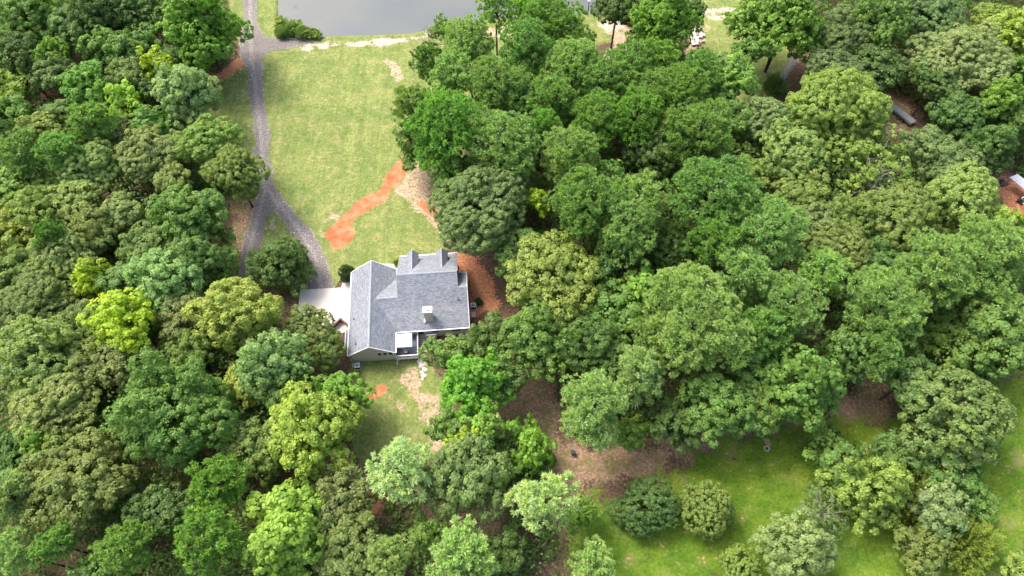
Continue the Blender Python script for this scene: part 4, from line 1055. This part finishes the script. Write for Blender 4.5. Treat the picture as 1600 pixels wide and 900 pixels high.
# ------------------------------------------------------------------ loungers by the upper right lawn
def lounger(u, v, label, rz):
    p = P(u, v, 0); t = thing('lounge_chair', label, 'lounge chair', (p.x, p.y, 0), rz, 'garden lounge chairs')
    mb = MB()
    for i in range(7): mb.box(-.36 + i * .105, -.27 + i * .105, -.9, .35, .36, .39)
    mb.build('seat', M['pinkish'], t)
    m_ = Matrix.Translation((0, .35, .37)) @ Matrix.Rotation(R_(38), 4, 'X'); mb = MB()
    for i in range(7): mb.box(-.36 + i * .105, -.27 + i * .105, 0, .85, 0, .03, m_)
    mb.build('backrest', M['white'], t)
    mb = MB(); mb.box(-.40, -.37, -.95, .4, .28, .38); mb.box(.37, .40, -.95, .4, .28, .38); mb.box(-.37, .37, -.97, -.93, .28, .38); mb.build('frame', M['dark'], t)
    for x in (-.36, .36):
        for y in (-.85, .3): mb = MB(); mb.box(x - .03, x + .03, y - .03, y + .03, 0, .28); mb.build('leg', M['dark'], t)
        mb = MB(); mb.box(x - .05, x + .05, -.25, .35, .58, .61); mb.box(x - .02, x + .02, -.22, -.18, .39, .58); mb.build('armrest', M['pinkish'], t)
lounger(1084, 58, 'pale wooden lounge chair nearest the narrow dark tree', .06); lounger(1094, 56, 'white lounge chair at the right of the garden seating group', -.05); lounger(1088, 67, 'front pale lounge chair of the garden seating group', -.1); lounger(1081.5, 68, 'lounge chair of the garden seating group half hidden by a pine', .2)
def side_table(u, v, label, r):
    p = P(u, v, 0); t = thing('side_table', label, 'table', (p.x, p.y, 0))
    mb = MB(); mb.tube((0, 0, .48), (0, 0, .53), r, n=14); mb.build('table_top', M['pinkish'], t)
    for a in (0, 2.09, 4.19): mb = MB(); mb.tube((r * .7 * math.cos(a), r * .7 * math.sin(a), 0), (r * .5 * math.cos(a), r * .5 * math.sin(a), .48), .03, n=5); mb.build('leg', M['dark'], t)
side_table(1098.5, 57, 'small round pale table right of the white lounge chair', .38)
t = MB(); p = P(1098.5, 66, 0); t.tube((0, 0, 0), (0, 0, .42), .34, .28, 11); tag(t.build('tree_stump', M['palebark'], None, p), 'cut stump on the bare soil below the small round table', 'stump')
for u, v, s, lab in ((1090, 48, .5, 'dark rock at the foot of the narrow tree above the loungers'), (1096, 49, .4, 'rock at the upper right of the garden seating group'), (1076.5, 66, .35, 'pale rock left of the loungers'), (1091, 76, .3, 'rock at the lower end of the garden seating group')):
    p = P(u, v, 0); mb = MB(); mb.blob((0, 0, s * .3), (s, s * .8, s * .5), 2, .3, u); tag(mb.build('rock', M['stone'] if 'pale' in lab else M['soilpile'], None, p), lab, 'rock', 'rocks around the garden seats')
# ------------------------------------------------------------------ flatbed trailer
a, b_ = P(1392, 164, .8), P(1427, 192, .8); c = (a + b_) / 2; an = math.atan2(b_.y - a.y, b_.x - a.x)
t = thing('flatbed_trailer', 'long grey flatbed trailer parked on bare soil under the dark trees', 'trailer', (c.x, c.y, 0), an)
L = (b_ - a).length / 2; Wd = .72
mb = MB()
for i in range(6): y0 = -Wd + i * Wd / 3; mb.box(-L, L, y0 + .03, y0 + Wd / 3 - .03, .80, .85)
mb.build('bed', M['greymetal'], t)
for y in (-Wd - .06, Wd): mb = MB(); mb.box(-L, L, y, y + .06, .62, 1.02); mb.build('side_rail', M['steel'], t)
mb = MB(); mb.box(-L + .1, L - .1, -Wd + .1, Wd - .1, .55, .79); mb.build('chassis', M['dark'], t)
for x in (-.2, .75):
    for y in (-Wd - .3, Wd + .1): mb = MB(); mb.tube((x + .3, y, .36), (x + .3, y + .2, .36), .36, n=16); wl = mb.build('wheel', M['rubber'], t); mb = MB(); mb.tube((x + .3, y - .01, .36), (x + .3, y + .21, .36), .18, n=12); mb.build('rim', M['steel'], wl)
mb = MB(); mb.tube((-L, -Wd * .8, .68), (-L - 1.3, 0, .6), .05, n=5); mb.tube((-L, Wd * .8, .68), (-L - 1.3, 0, .6), .05, n=5); mb.tube((-L - 1.3, 0, .6), (-L - 1.7, 0, .6), .06, n=5); mb.tube((-L - 1.35, 0, .6), (-L - 1.35, 0, 0), .04, n=5); mb.build('tongue', M['greymetal'], t)
# ------------------------------------------------------------------ shelter at the right edge
q = [P(1577, 277, 2.3), P(1590, 272, 2.5), P(1640, 309, 2.5), P(1628, 318, 2.3)]
c = sum(q, Vector()) / 4; c.z = 0
t = thing('metal_shelter', 'narrow grey metal roofed shelter over the red soil at the right edge', 'shelter', c)
mb = MB(); mb.slab([p - c for p in q], .08)
for k in range(9): s = (k + .5) / 9; mb.tube(q[0].lerp(q[3], s) - c + Vector((0, 0, .02)), q[1].lerp(q[2], s) - c + Vector((0, 0, .02)), .03, n=4)
mb.build('roof', M['greymetal'], t)
for i in range(4):
    mb = MB(); g_ = q[i] - c; ft = Vector((g_.x * .97, g_.y * .97, 0)); mb.tube(ft, Vector((g_.x * .97, g_.y * .97, g_.z - .05)), .06, n=6); mb.build('post', M['greymetal'], t)
mb = MB(); mb.tube(q[0] - c + Vector((.1, -.1, -.05)), P(1568.5, 291.5, 0) - c, .09, n=6); mb.build('brace', M['steel'], t)
def heap(u, v, r, label, m, seed, cat='debris pile'):
    p = P(u, v, 0); rs = random.Random(seed); mb = MB()
    for i in range(9): mb.blob((rs.uniform(-1, 1) * r[0] * .7, rs.uniform(-1, 1) * r[1] * .7, r[2] * .3), (r[0] * rs.uniform(.25, .5), r[1] * rs.uniform(.3, .5), r[2] * rs.uniform(.4, .8)), 2, .4, seed + i)
    for i in range(10): a = Vector((rs.uniform(-1, 1) * r[0], rs.uniform(-1, 1) * r[1], r[2] * rs.uniform(.3, .8))); mb.tube(a, a + Vector((rs.uniform(-1, 1), rs.uniform(-1, 1), rs.uniform(-.3, .2))), .05, .04, 5)
    tag(mb.build('debris_pile', m, None, (p.x, p.y, 0)), label, cat)
heap(1561, 286, (1.3, .9, .7), 'dark heap of debris left of the metal roofed shelter', M['soilpile'], 3)
p = P(1594, 315, 0)
t = thing('riding_mower', 'black riding mower with a grey hood near the right edge below the shelter', 'mower', (p.x, p.y, 0), R_(40))
mb = MB(); mb.box(-.75, .1, -.35, .35, .35, .60); mb.build('body', M['black'], t, bevel=.05)
mb = MB(); mb.blob((.42, 0, .62), (.48, .34, .26), 3, .03); mb.build('hood', M['acgrey'], t, smooth=True)
mb = MB(); mb.box(-.6, -.2, -.24, .24, .601, .70); mb.box(-.66, -.58, -.24, .24, .70, 1.05); mb.build('seat', M['rubber'], t, bevel=.03)
mb = MB(); mb.box(-.3, .35, -.6, .6, .14, .30); mb.build('cutting_deck', M['dark'], t, bevel=.04)
for x, r in ((-.55, .28), (.6, .2)):
    for y in (-.48, .34): mb = MB(); mb.tube((x, y, r), (x, y + .16, r), r, n=14); mb.build('wheel', M['rubber'], t)
mb = MB(); mb.tube((.0, 0, .6), (-.12, 0, .95), .02, n=5); mb.tube((-.12, 0, .94), (-.14, 0, .97), .16, n=12); mb.build('steering_wheel', M['rubber'], t)
# ------------------------------------------------------------------ scraps seen through the thin oak
def tarp(u, v, z, sx, sy, m, label, seed):
    p = P(u, v, z); rs = random.Random(seed); n = 9; bm = bmesh.new(); V = [[bm.verts.new(((i / n - .5) * sx, (j / n - .5) * sy, .35 + .35 * noise.noise(Vector((i * .5, j * .5, seed * 3.1))))) for j in range(n + 1)] for i in range(n + 1)]
    for i in range(n):
        for j in range(n): bm.faces.new((V[i][j], V[i + 1][j], V[i + 1][j + 1], V[i][j + 1]))
    r = bmesh.ops.extrude_face_region(bm, geom=bm.faces[:])
    for g in r['geom']:
        if isinstance(g, bmesh.types.BMVert): g.co.z -= .06 
    bmesh.ops.recalc_face_normals(bm, faces=bm.faces[:]); me = bpy.data.meshes.new('tarp'); bm.to_mesh(me); bm.free()
    o = link('tarp', me, m, None, (p.x, p.y, z)); o.rotation_euler = (0, 0, rs.uniform(0, 3)); tag(o, label, 'tarp', 'coloured scraps below the thin oak')
for u, v, sx, sy, mk, lab, s in ((1390, 248, 2.2, 1.8, 'teal', 'turquoise scrap seen through the thin crowned oak', 1), (1398, 255, 2.4, 1.6, 'blue', 'bright blue scrap right below the turquoise one under the thin oak', 2), (1372, 276, 1.8, 2.0, 'blue', 'pale blue scrap in the middle below the thin crowned oak', 3),
      (1352, 313, 2.2, 1.4, 'blue', 'blue scrap showing lowest between the oaks of the grove', 4), (1305, 280, 1.8, 1.6, 'teal', 'green blue scrap at the left below the thin crowned oak', 5), (1342, 286, 2.0, 1.6, 'blue', 'blue scrap left of the middle below the thin crowned oak', 6)):
    tarp(u, v, 0, sx, sy, M[mk], lab, s)
for i, (u, v, lab) in enumerate(((1396, 233, 'white crate below the thin oak, furthest right'), (1365, 250, 'white crate left of the turquoise scrap'), (1400, 289, 'white crate lowest below the thin oak'), (1348, 256, 'white crate furthest left below the thin oak'))):
    p = P(u, v, 0); mb = MB()
    for s in ((-.5, .5, -.4, -.36, 0, .5), (-.5, .5, .36, .4, 0, .5), (-.5, -.46, -.36, .36, 0, .5), (.46, .5, -.36, .36, 0, .5), (-.46, .46, -.36, .36, .0, .05)): mb.box(*s)
    o = tag(mb.build('crate', M['white'], None, (p.x, p.y, 0)), lab, 'crate', 'white crates below the thin oak'); o.rotation_euler = (0, 0, i * .8)
# ------------------------------------------------------------------ other small things
p = P(895, 709, 0); t = thing('trash_bin', 'dark bin standing at the brown path under the large pale pine', 'bin', p, .3)
mb = MB(); mb.tube((0, 0, 0), (0, 0, .8), .26, .34, 12); mb.build('body', M['dark'], t); mb = MB(); mb.tube((0, 0, .8), (0, 0, .88), .38, .30, 12); mb.build('lid', M['black'], t)
p = P(1198, 701, 0); t = thing('fire_ring', 'small round fire ring with dark ashes on the pale bare patch of the lower lawn', 'fire ring', p)
mb = MB()
for i in range(11): a = i * .571; mb.blob((.36 * math.cos(a), .36 * math.sin(a), .05), (.11, .10, .08), 1, .2, i)
mb.build('stone_ring', M['stone'], t); mb = MB(); mb.tube((0, 0, 0), (0, 0, .05), .30, n=12); mb.build('ash', M['ashes'], t)
names = ['topmost white rock of the rock line below the back stairs', 'second white rock from the top below the back stairs', 'third white rock below the back stairs', 'fourth white rock below the back stairs', 'fifth white rock below the back stairs', 'sixth white rock below the back stairs', 'lowest white rock of the rock line below the back stairs']
for i, (u, v, s) in enumerate(((657, 564, .55), (661, 568, .6), (658, 572, .4), (663, 577, .45), (659, 582, .35), (662, 587, .4), (660, 592, .25))):
    p = P(u, v, 0); mb = MB(); mb.blob((0, 0, s * .15), (s, s * .85, s * .35), 2, .5, i); tag(mb.build('rock', M['stone'], None, (p.x, p.y, 0)), names[i], 'rock', 'white rocks behind the deck')
# concrete kerb where the road turns past the pond
mb = MB(); pts = px2w([(431, 55), (440, 59), (455, 61), (478, 61.5)])
for (x0, y0), (x1, y1) in zip(pts, pts[1:]):
    L = math.hypot(x1 - x0, y1 - y0); m_ = Matrix.Translation((x0, y0, 0)) @ Matrix.Rotation(math.atan2(y1 - y0, x1 - x0), 4, 'Z'); mb.box(0, L, 0, .2, -.1, .14, m_)
tag(mb.build('kerb', cm), kind='structure')
# loose pale stones along the gravel: too many to count
rs = np.random.RandomState(3); mb = MB()
for i in range(150):
    e = ROADS[0][rs.randint(4, 28)]; mb.blob((e[0] + rs.normal(0, 1.0), e[1] + rs.normal(0, 2.2), .05), (rs.uniform(.05, .15),) * 2 + (.07,), 1, .4, i)
tag(mb.build('loose_stones', M['stone']), kind='stuff', label='scattered pale stones along the gravel road', cat='stones')
